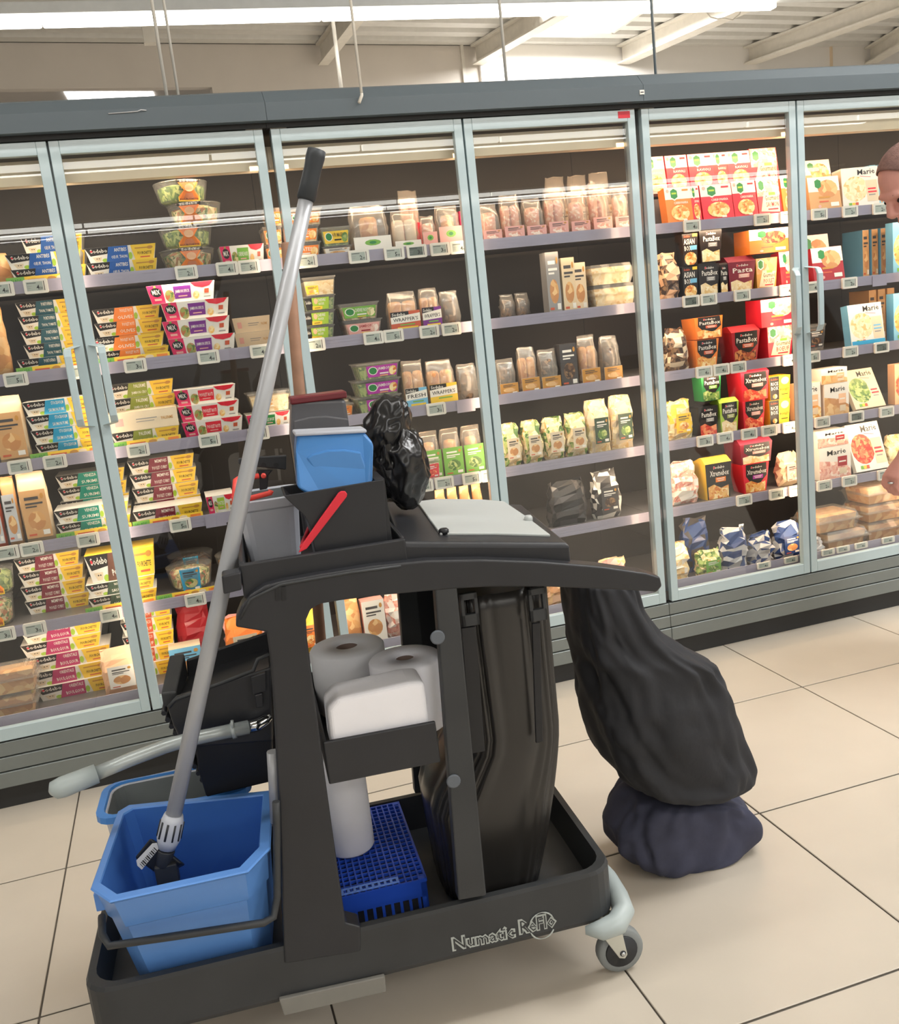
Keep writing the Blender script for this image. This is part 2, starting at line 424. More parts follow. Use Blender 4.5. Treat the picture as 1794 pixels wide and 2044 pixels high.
    MB().use(M['lamp_body']).box(-3, -0.05, 0.03, 8.5, 0.05, 0.09).build('trunking', L, bevel=0.008)
    for i in range(5):
        x0 = -3.1 + i * 1.5
        MB().use(M['lamp_lit']).box(x0, -0.035, -0.022, x0 + 1.495, 0.035, 0.03).build('tube_lamp', L, bevel=0.01)
    for x in (-1.2, 1.9, 4.6): MB().use(M['alu']).tube([(x, 0, 0.09), (x, 0, 1.5)], 0.004, 6).build('suspension_wire', L)
    tag(L, 'long white strip luminaire hanging across the top above the cabinets', 'light')
    names = ('directly above the cleaning cart', 'first behind the viewpoint', 'second behind the viewpoint', 'third behind the viewpoint', 'farthest behind the viewpoint')
    for y, nm in zip(ROWS[1:], names):
        L2 = empty('strip_luminaire', (0, y, 3.10))
        MB().use(M['lamp_body']).box(-5, -0.035, 0.03, 12, 0.035, 0.06).build('trunking', L2)
        for i in range(11):
            x0 = -5 + i * 1.5; MB().use(M['lamp_lit']).box(x0, -0.035, -0.022, x0 + 1.47, 0.035, 0.03).build('tube_lamp', L2)
        tag(L2, 'white strip luminaire row, ' + nm, 'light')
    # suspension rods
    def rod(pa, pb, Y, r, label, hook=False, m='steel_white'):
        a = onY(pa[0], pa[1], Y); c = onY(pb[0], pb[1], Y)
        a = Vector((c.x, c.y, a.z)) if abs(a.x - c.x) < 0.12 else a
        top = c + (a - c).normalized() * max((a - c).length, 1.2)
        bs = tuple(c); b = MB().use(M[m]); b.tube(sub([top, c], bs), r, 8)
        o = b.build('hanging_rod', None, bs)
        if hook: MB().use(M[m]).tube([(0, 0, 0.005), (0, 0, 0), (-0.012, -0.003, -0.022)], r * 1.1, 8).build('hook', o)
        tag(o, label, 'rod')
    rod((703, 0), (722, 190), -0.058, 0.0045, 'white rod with a bent hook in front of the dark cabinet top', True)
    rod((309, 20), (333, 192), 0.35, 0.0055, 'left one of two close white rods rising from the cabinet top')
    rod((331, 20), (356, 191), 0.40, 0.0045, 'right one of two close white rods rising from the cabinet top')
    rod((1305, 20), (1308, 150), 0.30, 0.0045, 'thin dark rod rising from cabinet top beside a slanted one', m='doorback')
    rod((1021, 66), (1011, 165), 0.45, 0.006, 'slanted white rod left of the bright skylit wall patch')
    rod((1327, 75), (1309, 152), 0.35, 0.006, 'slanted white rod right of the bright skylit wall patch')
    rod((684, 60), (681, 178), 3.0, 0.012, 'faint far white rod left of the hooked rod')
    c0 = onY(291, 30, 6.0); c1 = onY(300, 88, 6.0)
    b = MB().use(M['steel_white']).box(-0.05, -0.05, 0, 0.05, 0.05, ZC - c1.z - 0.0); tag(b.build('hanger_post', None, (c1.x, 6.0, c1.z)), 'short white steel post hanging from the roof at left', 'post')
    # thin cable under the roof
    pts = [onY(x, y, 5.0) for x, y in ((1408, 22), (1418, 34), (1432, 38), (1445, 36), (1462, 40), (1476, 28), (1480, 14))]
    pts = [Vector((pts[0].x, pts[0].y, ZC))] + pts + [Vector((pts[-1].x, pts[-1].y, ZC))]
    tag(MB().use(M['steel_white']).tube(pts, 0.006, 5).build('cable'), 'thin white cable loop dangling under the roof', 'cable')
add_hall()

# ================================================================== REFRIGERATED CABINETS
SH = [1.600, 1.335, 1.072, 0.813, 0.558, 0.262]          # tops of the price rails; the last is the deck
DW = 0.625; ZT = 1.970; ZB = 0.226
def add_cabinet(x0, label, warm, colr):
    x1 = x0 + 2 * DW; C = empty('refrigerated_display_cabinet', (x0, 0, 0)); Wd = 2 * DW
    tag(C, label, 'refrigerator', 'refrigerated cabinets in one row')
    e = 0.0006
    MB().use(M['inner']).box(e, 0.56, 0.10, Wd - e, 0.60, 1.985).build('back_panel', C)
    b = MB().use(M['inner'])
    for k in range(int(Wd / 0.024)): b.box(0.006 + k * 0.024, 0.5588, 1.755, 0.018 + k * 0.024, 0.5599, 1.765)
    v = b.build('vent_slots', C); v.data.materials[0] = M['ink']; v['kind'] = 'stuff'
    if x0 < -0.6: MB().use(M['inner']).box(e, 0.10, 0.10, 0.012, 0.56, 1.985).build('side_panel', C)
    if x0 > 3: MB().use(M['inner']).box(Wd - 0.012, 0.10, 0.10, Wd - e, 0.56, 1.985).build('side_panel', C)
    MB().use(M['shelf']).box(e, 0.03, 0.20, Wd - e, 0.56, 0.255).build('deck', C)
    # canopy
    prof = [(-0.045, 1.986), (-0.047, 2.036), (-0.012, 2.072), (0.0, 2.078), (0.60, 2.078), (0.60, 1.986)]
    b = MB().use(M['slate']); b.loft([[(e, y, z) for y, z in prof], [(Wd - e, y, z) for y, z in prof]]); b.build('canopy', C)
    MB().use(M['kick']).box(e, -0.012, 1.972, Wd - e, 0.56, 1.9855).build('canopy_shadow_filler', C)  # black filler; its colour draws the shadow line above the doors
    # plinth: kick strip and three grooved panels
    MB().use(M['kick']).box(e, 0.02, 0.0, Wd - e, 0.5, 0.075).build('kick_strip', C)
    for za, zb, yo in ((0.075, 0.125, 0.0), (0.128, 0.172, 0.004), (0.175, 0.220, 0.008)):
        MB().use(M['plinth']).box(e, -0.006 + yo, za, Wd - e, 0.06, zb).build('plinth_panel', C, bevel=0.002, seg=1)
    MB().use(M['gasket']).box(e, 0.012, 0.07, Wd - e, 0.06, 0.224).build('plinth_core', C)
    # lamp cover under the canopy
    b = MB().use(M['cream']); pr = [(0.055, 1.862), (0.06, 1.93), (0.10, 1.93), (0.10, 1.862)]
    b.loft([[(e, y, z) for y, z in pr], [(Wd - e, y, z) for y, z in pr]]); b.build('lamp_cover', C)
    MB().use(M['ledwarm']).box(0.02, 0.101, 1.865, Wd - 0.02, 0.106, 1.885).build('led_strip', C)
    for k in (0, 1, 2):
        xs = 0.013 if k == 0 else (Wd - 0.033 if k == 2 else DW - 0.012)
        MB().use(M['doorback']).box(xs, 0.034, 0.257, xs + 0.02 + (0.004 if k == 1 else 0), 0.052, 1.972).build('mullion', C)
    for z in SH[:-1]:
        s = MB().use(M['shelf']).box(e, 0.104, z - 0.028, Wd - e, 0.52, z - 0.008).build('shelf', C)
        b = MB().use(M['rail']); b.prism([(e, z - 0.036), (Wd - e, z - 0.036), (Wd - e, z), (e, z)], 0.098, 0.1035)
        for dz in (0.008, 0.018, 0.028): b.box(0.013, 0.0972, z - dz - 0.002, Wd - 0.013, 0.0985, z - dz + 0.001)
        b.build('price_rail', s)
    b = MB().use(M['rail']).box(e, 0.052, 0.256, Wd - e, 0.056, 0.288); b.build('deck_rail', C)
    # doors
    for k in (0, 1):
        g0 = 0.012 if k == 0 else 0.003; g1 = 0.003 if k == 0 else 0.012
        a0 = k * DW + g0; a1 = (k + 1) * DW - g1; fw = 0.028; ft = 0.037; fb = 0.040
        b = MB().use(M['doorframe'])
        for (xa, xb, za, zb) in ((a0, a0 + fw, ZB, ZT), (a1 - fw, a1, ZB, ZT), (a0 + fw, a1 - fw, ZT - ft, ZT), (a0 + fw, a1 - fw, ZB, ZB + fb)):
            b.box(xa, 0.0, za, xb, 0.024, zb)
        d = b.build('door', C, bevel=0.0012, seg=1)
        MB().use(M['glass']).box(a0 + fw - 0.004, 0.010, ZB + fb - 0.004, a1 - fw + 0.004, 0.014, ZT - ft + 0.004).build('glass_pane', d)
        hx = a1 - 0.045 if k == 0 else a0 + 0.045
        hx0 = a1 - 0.018 if k == 0 else a0 + 0.018
        if x0 != 0.625:
            b = MB().use(M['doorframe']); path = [(hx0, 0.001, 1.392), (hx, -0.028, 1.385), (hx, -0.040, 1.365), (hx, -0.042, 1.27), (hx, -0.040, 1.18), (hx, -0.028, 1.16), (hx0, 0.001, 1.153)]
            rings = []
            for i, p in enumerate(path):
                w_, t_ = (0.011, 0.006)
                rings.append([(p[0] - w_, p[1] - t_, p[2]), (p[0] + w_, p[1] - t_, p[2]), (p[0] + w_, p[1] + t_, p[2] + (0.004 if i in (0, 1) else (-0.004 if i > 4 else 0))), (p[0] - w_, p[1] + t_, p[2] + (0.004 if i in (0, 1) else (-0.004 if i > 4 else 0)))])
            b.loft(rings); b.build('handle', d, bevel=0.003)
        MB().use(M['steel_white']).box((a1 - 0.05 if k else a0 + 0.0) , 0.002, ZT + 0.0005, (a1 if k else a0 + 0.05), 0.02, ZT + 0.003).build('hinge_plate', d)
    # lamps behind the door posts and under the canopy
    for k in (0, 1, 2):
        xs = 0.045 if k == 0 else (Wd - 0.045 if k == 2 else DW)
        area('door_post_led', (x0 + xs, 0.055, 1.10), 0.03 if k != 1 else 0.05, 1.55, warm * (0.28 if k != 1 else 0.5), colr, (math.pi / 2, 0, 0))
    for z in SH[:-1]:
        area('shelf_fill', (x0 + DW, 0.112, z - 0.04), Wd - 0.06, 0.012, warm * 0.42, colr, (math.radians(22), 0, 0))  # added fill light along each shelf edge, no lamp fitted there
    area('canopy_led', (x0 + DW, 0.118, 1.885), Wd - 0.06, 0.03, warm * 0.8, colr, (math.radians(25), 0, 0))
add_cabinet(-0.625, 'left glass-door refrigerated cabinet with salad cartons and clear bowls', 4.2, (1.0, 0.80, 0.60))
add_cabinet(0.625, 'middle glass-door refrigerated cabinet with wraps and tubs behind the cart', 4.4, (1.0, 0.74, 0.50))
add_cabinet(1.875, 'right glass-door refrigerated cabinet with boxed ready meals beside the person', 6.6, (1.0, 0.70, 0.45))
add_cabinet(3.125, 'rightmost glass-door refrigerated cabinet, almost entirely beyond the right edge', 4.0, (1.0, 0.70, 0.45))
# small marks on the canopy and a door
q = onY(1281, 184, -0.047); b = MB().use('white').box(-0.0085, -0.001, -0.007, 0.0085, 0, 0.007)
o = b.build('sticker', None, (q.x, -0.0472, q.z)); tag(o, 'tiny white sticker on the dark cabinet canopy', 'sticker')
link('print', artmesh('print', [R(0.15, 0.35, 0.85, 0.6, 'dkgrey')], lambda u, v, e_: ((u - .5) * .017, -0.001 - e_, (v - .5) * .014)), o)
q = onY(1245, 229, 0.0); o = MB().use('red').box(-0.022, -0.001, -0.011, 0.022, 0, 0.011).build('sticker', None, (q.x, -0.0003, q.z)); tag(o, 'small red sticker on the upper frame of the fourth door', 'sticker')
q = onY(260, 224, -0.048); o = MB().use('silver').tube([(-0.06, 0, -0.001), (0.02, -0.001, 0.001), (0.03, -0.004, 0.004), (0.045, 0, 0.003)], 0.0015, 5).build('cable_tie', None, (q.x, -0.0485, q.z)); tag(o, 'thin pale cable tie stuck on the cabinet canopy at left', 'cable')

# ================================================================== PRODUCTS
ITEMS = []          # (object, description, category, door, shelf, x, z, y)
TPL = {}
def trap(w, h, d, kb=1.0, kd=None, rake=0.0):
    """tapered carton: bottom scaled by kb, front face from y=0 at its foot to y=-rake at its head (front is -y)"""
    kd = kb if kd is None else kd
    yo = d * (1 - kd) / 2
    lo = [(-w * kb / 2, yo, 0), (w * kb / 2, yo, 0), (w * kb / 2, d - yo, 0), (-w * kb / 2, d - yo, 0)]
    hi = [(-w / 2, -rake, h), (w / 2, -rake, h), (w / 2, d, h), (-w / 2, d, h)]
    def mp(u, v, e):
        ww = w * (kb + (1 - kb) * v); y = yo * (1 - v) - rake * v
        return ((u - .5) * ww, y - e, v * h)
    return lo, hi, mp
def art_salad(c, t1, t2):
    return [R(0, 0, 1, 1, 'white'), PO([(0, 1), (0.36, 1), (0.30, 0.55), (0.04, 0.45)], 'black'), EL(0.17, 0.78, 0.15, 0.26, 'black'), TX('Sodebo', 0.06, 0.64, 0.30, 0.9, 'white'),
        EL(0.075, 0.76, 0.016, 0.07, 'red', 8), EL(0.24, 0.12, 0.05, 0.14, 'lime', 8), PO([(0.06, 0.36), (0.2, 0.36), (0.17, 0.08), (0.09, 0.08)], 'cream'), EL(0.12, 0.26, 0.012, 0.03, 'ink', 6), EL(0.155, 0.26, 0.012, 0.03, 'ink', 6),
        PO([(0.33, 1), (0.60, 1), (0.60, 0), (0.25, 0)], c), TX(t1, 0.40, 0.64, 0.58, 0.88, 'white'), TX(t2, 0.34, 0.16, 0.58, 0.40, 'white'),
        EL(0.63, 0.3, 0.03, 0.25, 'lime', 8), PO([(0.64, 1), (1, 1), (0.99, 0), (0.70, 0)], 'yellow'), R(0.70, 0.72, 0.90, 0.80, 'gold'), EL(0.92, 0.76, 0.045, 0.11, 'gold', 10), TX('FOURCHETTE', 0.74, 0.32, 0.95, 0.52, 'ink'), R(0.78, 0.12, 0.93, 0.2, 'rust')]
def art_mix(c, t1):
    return [R(0, 0, 1, 1, 'white'), R(0, 0, 0.22, 1, 'pink'), EL(0.115, 0.62, 0.085, 0.26, 'black'), TX('MiX', 0.055, 0.50, 0.175, 0.76, 'white'), EL(0.115, 0.92, 0.02, 0.06, 'green', 6), R(0.06, 0.16, 0.17, 0.28, 'rose'),
        EL(0.31, 0.36, 0.075, 0.34, 'f_salad'), R(0.38, 0.18, 0.64, 0.86, c), TX(t1, 0.40, 0.44, 0.62, 0.66, 'white'), R(0.44, 0.28, 0.58, 0.34, 'rose'), PO([(0.64, 1), (0.98, 1), (0.93, 0.76), (0.82, 0.68), (0.70, 0.78)], 'red'),
        EL(0.72, 0.3, 0.05, 0.22, 'f_pasta'), R(0.85, 0.36, 0.92, 0.60, 'rust'), R(0.84, 0.14, 0.95, 0.2, 'grey')]
def art_back(): return [R(0, 0, 1, 1, 'cream'), R(0.1, 0.3, 0.22, 0.7, 'rose'), R(0.4, 0.55, 0.7, 0.6, 'grey'), R(0.4, 0.42, 0.66, 0.46, 'grey'), TX('PALERME', 0.76, 0.42, 0.93, 0.58, 'gold')]
def art_hexbox(c, food, t):       # red / orange boxes with the green leaf emblem
    return [R(0, 0, 1, 1, c), R(0, 0.66, 1, 1, 'white'), PO([(0.20, 0.92), (0.36, 0.99), (0.52, 0.92), (0.52, 0.70), (0.36, 0.62), (0.20, 0.70)], 'white'), PO([(0.23, 0.90), (0.36, 0.96), (0.49, 0.90), (0.49, 0.72), (0.36, 0.66), (0.23, 0.72)], 'hexgreen'),
        R(0.27, 0.80, 0.45, 0.85, 'lime'), R(0.68, 0.88, 0.92, 0.93, c), EL(0.12, 0.90, 0.06, 0.05, 'rose', 8), EL(0.52, 0.27, 0.36, 0.22, food, 14), TX(t, 0.32, 0.52, 0.86, 0.59, 'white'), R(0.6, 0.04, 0.75, 0.09, 'white')]
def art_gourmand(c, t, food):
    return [R(0, 0, 1, 1, c), R(0.02, 0.5, 0.98, 1, food), PO([(0.08, 0.90), (0.22, 0.97), (0.36, 0.90), (0.36, 0.70), (0.22, 0.62), (0.08, 0.70)], 'white'), PO([(0.11, 0.88), (0.22, 0.94), (0.33, 0.88), (0.33, 0.72), (0.22, 0.66), (0.11, 0.72)], 'hexgreen'),
        PO([(0.1, 0.1), (0.9, 0.05), (0.95, 0.55), (0.3, 0.62)], 'cream'), R(0.5, 0.52, 0.78, 0.60, 'green'), TX('Gourmand', 0.32, 0.38, 0.9, 0.52, 'ink'), TX(t, 0.34, 0.2, 0.88, 0.34, 'deepred'), R(0.4, 0.12, 0.84, 0.16, 'red')]
def art_pasta(c, face, t, food, chip='grey'):
    return [R(0, 0, 1, 1, c), PO([(0.12, 1), (0.9, 1), (0.96, 0.55), (0.7, 0.30), (0.3, 0.34), (0.1, 0.6)], face), TX('Sodebo', 0.3, 0.84, 0.74, 0.92, 'white'), EL(0.34, 0.88, 0.03, 0.035, 'red', 8), TX(t, 0.16, 0.64, 0.92, 0.80, 'white'), R(0.38, 0.47, 0.80, 0.60, chip),
        R(0.43, 0.55, 0.75, 0.57, 'white'), R(0.46, 0.50, 0.72, 0.52, 'white'), PO([(0.05, 0.36), (0.3, 0.42), (0.6, 0.30), (0.92, 0.36), (0.95, 0.02), (0.05, 0.02)], food)]
def art_asian():
    return [R(0, 0, 1, 1, 'black'), TX('ASIAN', 0.08, 0.66, 0.8, 0.84, 'white'), TX('BOX', 0.1, 0.46, 0.6, 0.62, 'white'), R(0.5, 0.48, 0.95, 0.62, 'sky'), R(0.66, 0.9, 0.96, 1, 'yellow'), EL(0.5, 0.2, 0.45, 0.22, 'f_pasta'), TX('Sodebo', 0.1, 0.88, 0.5, 0.96, 'rust')]
def art_rice():
    return [R(0, 0, 1, 1, 'yellow'), R(0, 0, 0.46, 1, 'black'), TX('RICE', 0.06, 0.62, 0.42, 0.76, 'white'), TX('BOX', 0.06, 0.42, 0.42, 0.58, 'white'), TX('Sodebo', 0.06, 0.84, 0.4, 0.92, 'rust'), EL(0.75, 0.78, 0.2, 0.16, 'cream'), TX('POULET', 0.52, 0.36, 0.96, 0.46, 'ink'), R(0.58, 0.2, 0.92, 0.23, 'ink'), EL(0.24, 0.16, 0.12, 0.1, 'f_pasta')]
def art_marie(food, chip='red', base='white', low=None):
    l = [R(0, 0, 1, 1, base), EL(0.36, 0.46, 0.34, 0.32, food, 16), TX('Marie', 0.44, 0.80, 0.92, 0.94, 'black', 0.02), PO([(0.5, 0.77), (0.8, 0.73), (0.8, 0.74), (0.5, 0.78)], 'red'), PO([(0.64, 0.66), (0.96, 0.66), (0.99, 0.12), (0.68, 0.12)], 'cream'),
        R(0.70, 0.42, 0.92, 0.46, chip), R(0.70, 0.34, 0.94, 0.38, chip), R(0.72, 0.27, 0.9, 0.30, 'grey'), R(0.16, 0.05, 0.24, 0.12, 'green'), R(0.25, 0.05, 0.33, 0.12, 'yellow'), R(0.34, 0.05, 0.42, 0.12, 'rust')]
    if low: l.append(R(0.02, 0, 1, 0.10, low))
    return l
def art_mariesmall(food, chip='rust'):
    return [R(0, 0, 1, 1, 'white'), PO([(0, 0), (1, 0), (1, 0.28), (0.6, 0.5), (0, 0.6)], food), TX('Marie', 0.25, 0.72, 0.85, 0.88, 'black', 0.03), R(0.58, 0.36, 0.88, 0.66, chip), R(0.62, 0.48, 0.84, 0.52, 'white'), R(0.62, 0.12, 0.86, 0.3, 'cream')]
def art_mealbox(c, food):
    return [R(0, 0, 1, 1, c), R(0, 0.55, 1, 1, 'white'), EL(0.62, 0.62, 0.32, 0.28, food), PO([(0.22, 0.88), (0.32, 0.93), (0.42, 0.88), (0.42, 0.70), (0.32, 0.64), (0.22, 0.70)], 'hexgreen'), R(0.3, 0.34, 0.66, 0.40, 'gold'), R(0.3, 0.22, 0.6, 0.26, 'rust'), R(0.66, 0.08, 0.92, 0.2, 'white'), EL(0.3, 0.1, 0.05, 0.05, 'rose', 8)]
def art_label(c, t, t2='white', food='f_salad', strip='yellow'):
    return [R(0, 0, 1, 1, c), EL(0.2, 0.55, 0.16, 0.36, 'white'), EL(0.2, 0.55, 0.13, 0.3, 'hexgreen'), TX(t, 0.36, 0.5, 0.78, 0.84, t2), R(0.42, 0.22, 0.72, 0.34, t2), EL(0.86, 0.45, 0.13, 0.4, food), R(0.42, 0.06, 0.7, 0.12, strip)]
def art_chevre():
    return [R(0, 0, 1, 1, 'lime'), R(0, 0, 0.3, 1, 'black'), TX('Sodebo', 0.03, 0.5, 0.26, 0.8, 'white'), EL(0.45, 0.7, 0.08, 0.24, 'peach'), TX('CHEVRE', 0.52, 0.66, 0.86, 0.9, 'white'), TX('NOIX', 0.56, 0.36, 0.8, 0.58, 'white'), PO([(0.28, 0.32), (0.72, 0.26), (0.7, 0), (0.26, 0)], 'yellow'), R(0.36, 0.12, 0.62, 0.17, 'ink')]
def art_wrap(c, t='WRAPPER\'S'):
    return [R(0, 0, 1, 1, c), R(0, 0.72, 0.62, 1, 'black'), TX('Sodebo', 0.05, 0.78, 0.5, 0.94, 'white'), PO([(0, 0.72), (1, 0.86), (1, 0.42), (0, 0.36)], 'white'), TX(t, 0.08, 0.46, 0.92, 0.66, 'ink', 0.03), R(0.3, 0.24, 0.8, 0.31, 'green'), R(0.2, 0.06, 0.9, 0.16, 'yellow')]
def art_leaf(c): return [R(0, 0, 1, 1, c), EL(0.5, 0.6, 0.22, 0.2, 'green', 10), EL(0.5, 0.6, 0.1, 0.1, 'hexgreen', 8)]
def art_plain(c):
    fd = {'green': 'f_green', 'cyan': 'f_salad', 'yellow': 'f_pasta', 'rose': 'f_ham', 'pink': 'f_ham', 'red': 'f_red', 'orange': 'f_pasta', 'dkgrey': 'f_dark', 'dkgreen': 'f_green'}.get(c, 'f_bread')
    ink = 'white' if c in ('dkgrey', 'dkgreen', 'navy', 'red', 'pink', 'green', 'hexgreen', 'grey') else 'dkgrey'
    return [R(0, 0, 1, 1, c), EL(0.5, 0.36, 0.34, 0.20, fd, 14), R(0.16, 0.80, 0.70, 0.86, ink), R(0.16, 0.70, 0.84, 0.74, ink), R(0.16, 0.64, 0.60, 0.67, ink), R(0.66, 0.06, 0.92, 0.16, 'white'), EL(0.84, 0.86, 0.07, 0.06, 'gold', 10), R(0.1, 0.06, 0.4, 0.10, 'rust')]
def art_bowl():
    return [PO([(0, 1), (1, 1), (0.72, 0.5), (1, 0.22), (1, 0), (0, 0), (0, 0.22), (0.28, 0.5)], 'orange'), R(0.02, 0.86, 0.98, 1, 'black'), TX('Sodebo', 0.14, 0.87, 0.86, 0.98, 'white'), EL(0.5, 0.6, 0.2, 0.18, 'peach'), R(0, 0, 1, 0.22, 'yellow'), TX('FOURCHETTE', 0.06, 0.05, 0.94, 0.14, 'ink')]
ARTS = dict(salad=art_salad, mix=art_mix, back=art_back, hexbox=art_hexbox, gourmand=art_gourmand, pasta=art_pasta, asian=art_asian, rice=art_rice, marie=art_marie, mariesmall=art_mariesmall, mealbox=art_mealbox, label=art_label, chevre=art_chevre, wrap=art_wrap, leaf=art_leaf, plain=art_plain, bowl=art_bowl)
def pillow(w, h, d, seed, crumple=0.004, nx=6, nz=8, head=0.25):
    """bag shape: full below, flattened towards the crimped head"""
    rnd = random.Random(seed); rings = []
    for k in range(nz + 1):
        v = k / nz; th = d * (0.5 if v > 0.999 else 1) * (math.sin(min(1, (v + 0.12) / 0.5) * math.pi / 2) if v < 0.5 else max(0.05, 1 - ((v - 0.5) / 0.5) ** 1.6))
        ww = w * (0.94 + 0.06 * math.sin(v * math.pi)) * (1 - 0.1 * v)
        ring = []
        for i in range(2 * nx):
            a = 2 * math.pi * i / (2 * nx); cx = math.copysign(abs(math.cos(a)) ** 0.55, math.cos(a)); sy = math.copysign(abs(math.sin(a)) ** 0.7, math.sin(a))
            ring.append((cx * ww / 2 + rnd.uniform(-1, 1) * crumple, d / 2 + sy * th / 2 + rnd.uniform(-1, 1) * crumple, v * h + rnd.uniform(-1, 1) * crumple * (0 if k == 0 else 1)))
        rings.append(ring)
    return rings
def template(kind, w, h, d, art, opts):
    key = (kind, w, h, d, art, opts)
    if key in TPL: return TPL[key]
    o = dict(opts); parts = []; side = o.get('side', 'white')
    layers = ARTS[art[0]](*art[1:]) if art else None
    seed = (len(TPL) * 37) % 1000
    if kind in ('carton', 'cup', 'box'):
        kb = {'carton': 0.90, 'cup': o.get('kb', 0.72), 'box': 1.0}[kind]
        lo, hi, mp = trap(w, h, d, kb, {'carton': 0.8, 'cup': kb, 'box': 1.0}[kind])
        b = MB().use(side).hexa(lo, hi)
        if kind == 'cup' and o.get('flap', True):
            b.hexa([(-w * .5, 0, h), (w * .5, 0, h), (w * .5, d, h), (-w * .5, d, h)], [(-w * .48, d * .30, h + d * .22), (w * .48, d * .30, h + d * .22), (w * .48, d * .5, h + d * .22), (-w * .48, d * .5, h + d * .22)])
        parts.append(('body', b.mesh(kind)))
        parts.append(('front_print', artmesh('front_print', layers, mp)))
        if 'sideart' in o:
            parts.append(('side_print', artmesh('side_print', [R(0.05, 0.05, 0.95, 0.95, o['sideart']), R(0.2, 0.3, 0.8, 0.4, 'grey'), R(0.2, 0.5, 0.8, 0.6, 'red')], lambda u, v, e: (-w / 2 - e, d * (1 - u), v * h))))
    elif kind == 'bowl':
        r1 = w / 2; r0 = w * 0.36; cyc = r1
        b = MB().use('clear'); b.lathe([(r0, 0), (r1 * .84, h * .14), (r1 * .93, h * .60), (r1 * .97, h * .82), (r1 * .97, h * .9), (r1, h * .92), (r1, h * .96), (r1 * .9, h), (0.002, h)], 22, (0, cyc, 0), True, True)
        parts.append(('body', b.mesh('bowl')))
        b = MB().use(o.get('food', 'f_salad')); rings = []
        rn = random.Random(seed)
        for rr, hh in ((r0 * .85, 0.003), (r1 * .78, h * .15), (r1 * .87, h * .70), (r1 * .6, h * .84), (r1 * .2, h * .88)):
            rings.append([(rr * math.cos(2 * math.pi * k / 16), cyc + rr * math.sin(2 * math.pi * k / 16), max(0.002, hh + (rn.uniform(-1, 1) * h * .05 if hh > h * .3 else 0))) for k in range(16)])
        b.loft(rings); parts.append(('salad', b.mesh('salad')))
        lw = o.get('lw', 0.5)
        def mpb(u, v, e):
            a = math.radians(-90 + o.get('turn', 0)) + (u - .5) * lw * 2.2
            rr = (r1 * .84 + (r1 * .99 - r1 * .84) * min(1, max(0, v - .1) / 0.8)) * 1.012 + e * 2
            return (rr * math.cos(a), cyc + rr * math.sin(a), h * (0.02 + 0.96 * v))
        parts.append(('paper_band', artmesh('paper_band', layers, mpb)))
    elif kind == 'tub':
        lo, hi, mp = trap(w, h * .92, d, 0.86, 0.86)
        b = MB().use('clear').hexa(lo, hi); b.box(-w * .53, -w * .03, h * .92, w * .53, d + w * .03, h)
        parts.append(('body', b.mesh('tub')))
        l2 = [(x * .94, y * .94 + d * .03, z + .002) for x, y, z in lo]; h2 = [(x * .94, y * .94 + d * .03, z * .86) for x, y, z in hi]
        parts.append(('salad', MB().use(o.get('food', 'f_salad')).hexa(l2, h2).mesh('salad')))
        u0, v0, u1, v1 = o.get('lab', (0.05, 0.15, 0.95, 0.85))
        parts.append(('label_band', artmesh('label_band', layers, lambda u, v, e: mp(u0 + (u1 - u0) * u, v0 + (v1 - v0) * v, e + 0.0008))))
    elif kind == 'pouch':
        rings = pillow(w, h, d, seed, 0.003)
        parts.append(('body', MB().use('film').loft(rings, True, True, True).mesh('pouch')))
        b = MB().use(o.get('food', 'f_bread')); n = o.get('nw', 2)
        for k in range(n):
            cx = (k - (n - 1) / 2) * w / n * .86; rr = min(w / n * .42, d * .38)
            b.lathe([(rr * .75, 0.004), (rr, 0.012), (rr, h * .70), (rr * .8, h * .76), (rr * .2, h * .78)], 12, (cx, d / 2, 0))
        parts.append(('wrap', b.mesh('wrap')))
        if layers:
            lh = o.get('lh', 0.45)
            b2 = MB()
            def mpp(u, v, e): return ((u - .5) * w * .9, -0.0037 - e, 0.003 + v * h * lh)
            me = artmesh('label_card', layers, mpp)
            parts.append(('label_card', me))
            c = MB().use(side); c.box(-w * .45, -0.0035, 0.003, w * .45, -0.0015, 0.003 + h * lh); parts.append(('card', c.mesh('card')))
    elif kind == 'bag':
        rings = pillow(w, h, d, seed, o.get('cr', 0.007), 7, 9)
        b = MB(); b.use(side); b.loft(rings, True, True, False)
        if 'spots' in o:
            b.use(o['spots']); rn = random.Random(seed); i1 = b.cur
            for k in range(len(b.f)):
                if rn.random() < 0.4: b.m[k] = i1
        parts.append(('body', b.mesh('bag')))
        if layers:
            parts.append(('label_card', artmesh('label_card', layers, lambda u, v, e: ((u - .5) * w * .6, -0.007 - e, h * (.18 + v * .5)))))
    elif kind == 'slab':       # long filled pouch standing upright (sliced bread, crepes)
        rings = pillow(w, h, d, seed, 0.002, 6, 8)
        parts.append(('body', MB().use(side).loft(rings, True, True, True).mesh('pouch')))
        if layers: parts.append(('front_print', artmesh('front_print', layers, lambda u, v, e: ((u - .5) * w * .8, -0.003 - e * 2 + d * .02, h * (.06 + v * .7)))))
    elif kind == 'tray':
        lo, hi, mp = trap(w, h * .55, d, 0.85, 0.85)
        b = MB().use('clear').hexa(lo, hi); b.box(-w * .54, -w * .04, h * .55, w * .54, d + w * .04, h * .60)
        b.hexa([(-w * .5, 0, h * .60), (w * .5, 0, h * .60), (w * .5, d, h * .60), (-w * .5, d, h * .60)], [(-w * .44, d * .08, h), (w * .44, d * .08, h), (w * .44, d * .92, h), (-w * .44, d * .92, h)])
        parts.append(('body', b.mesh('tray')))
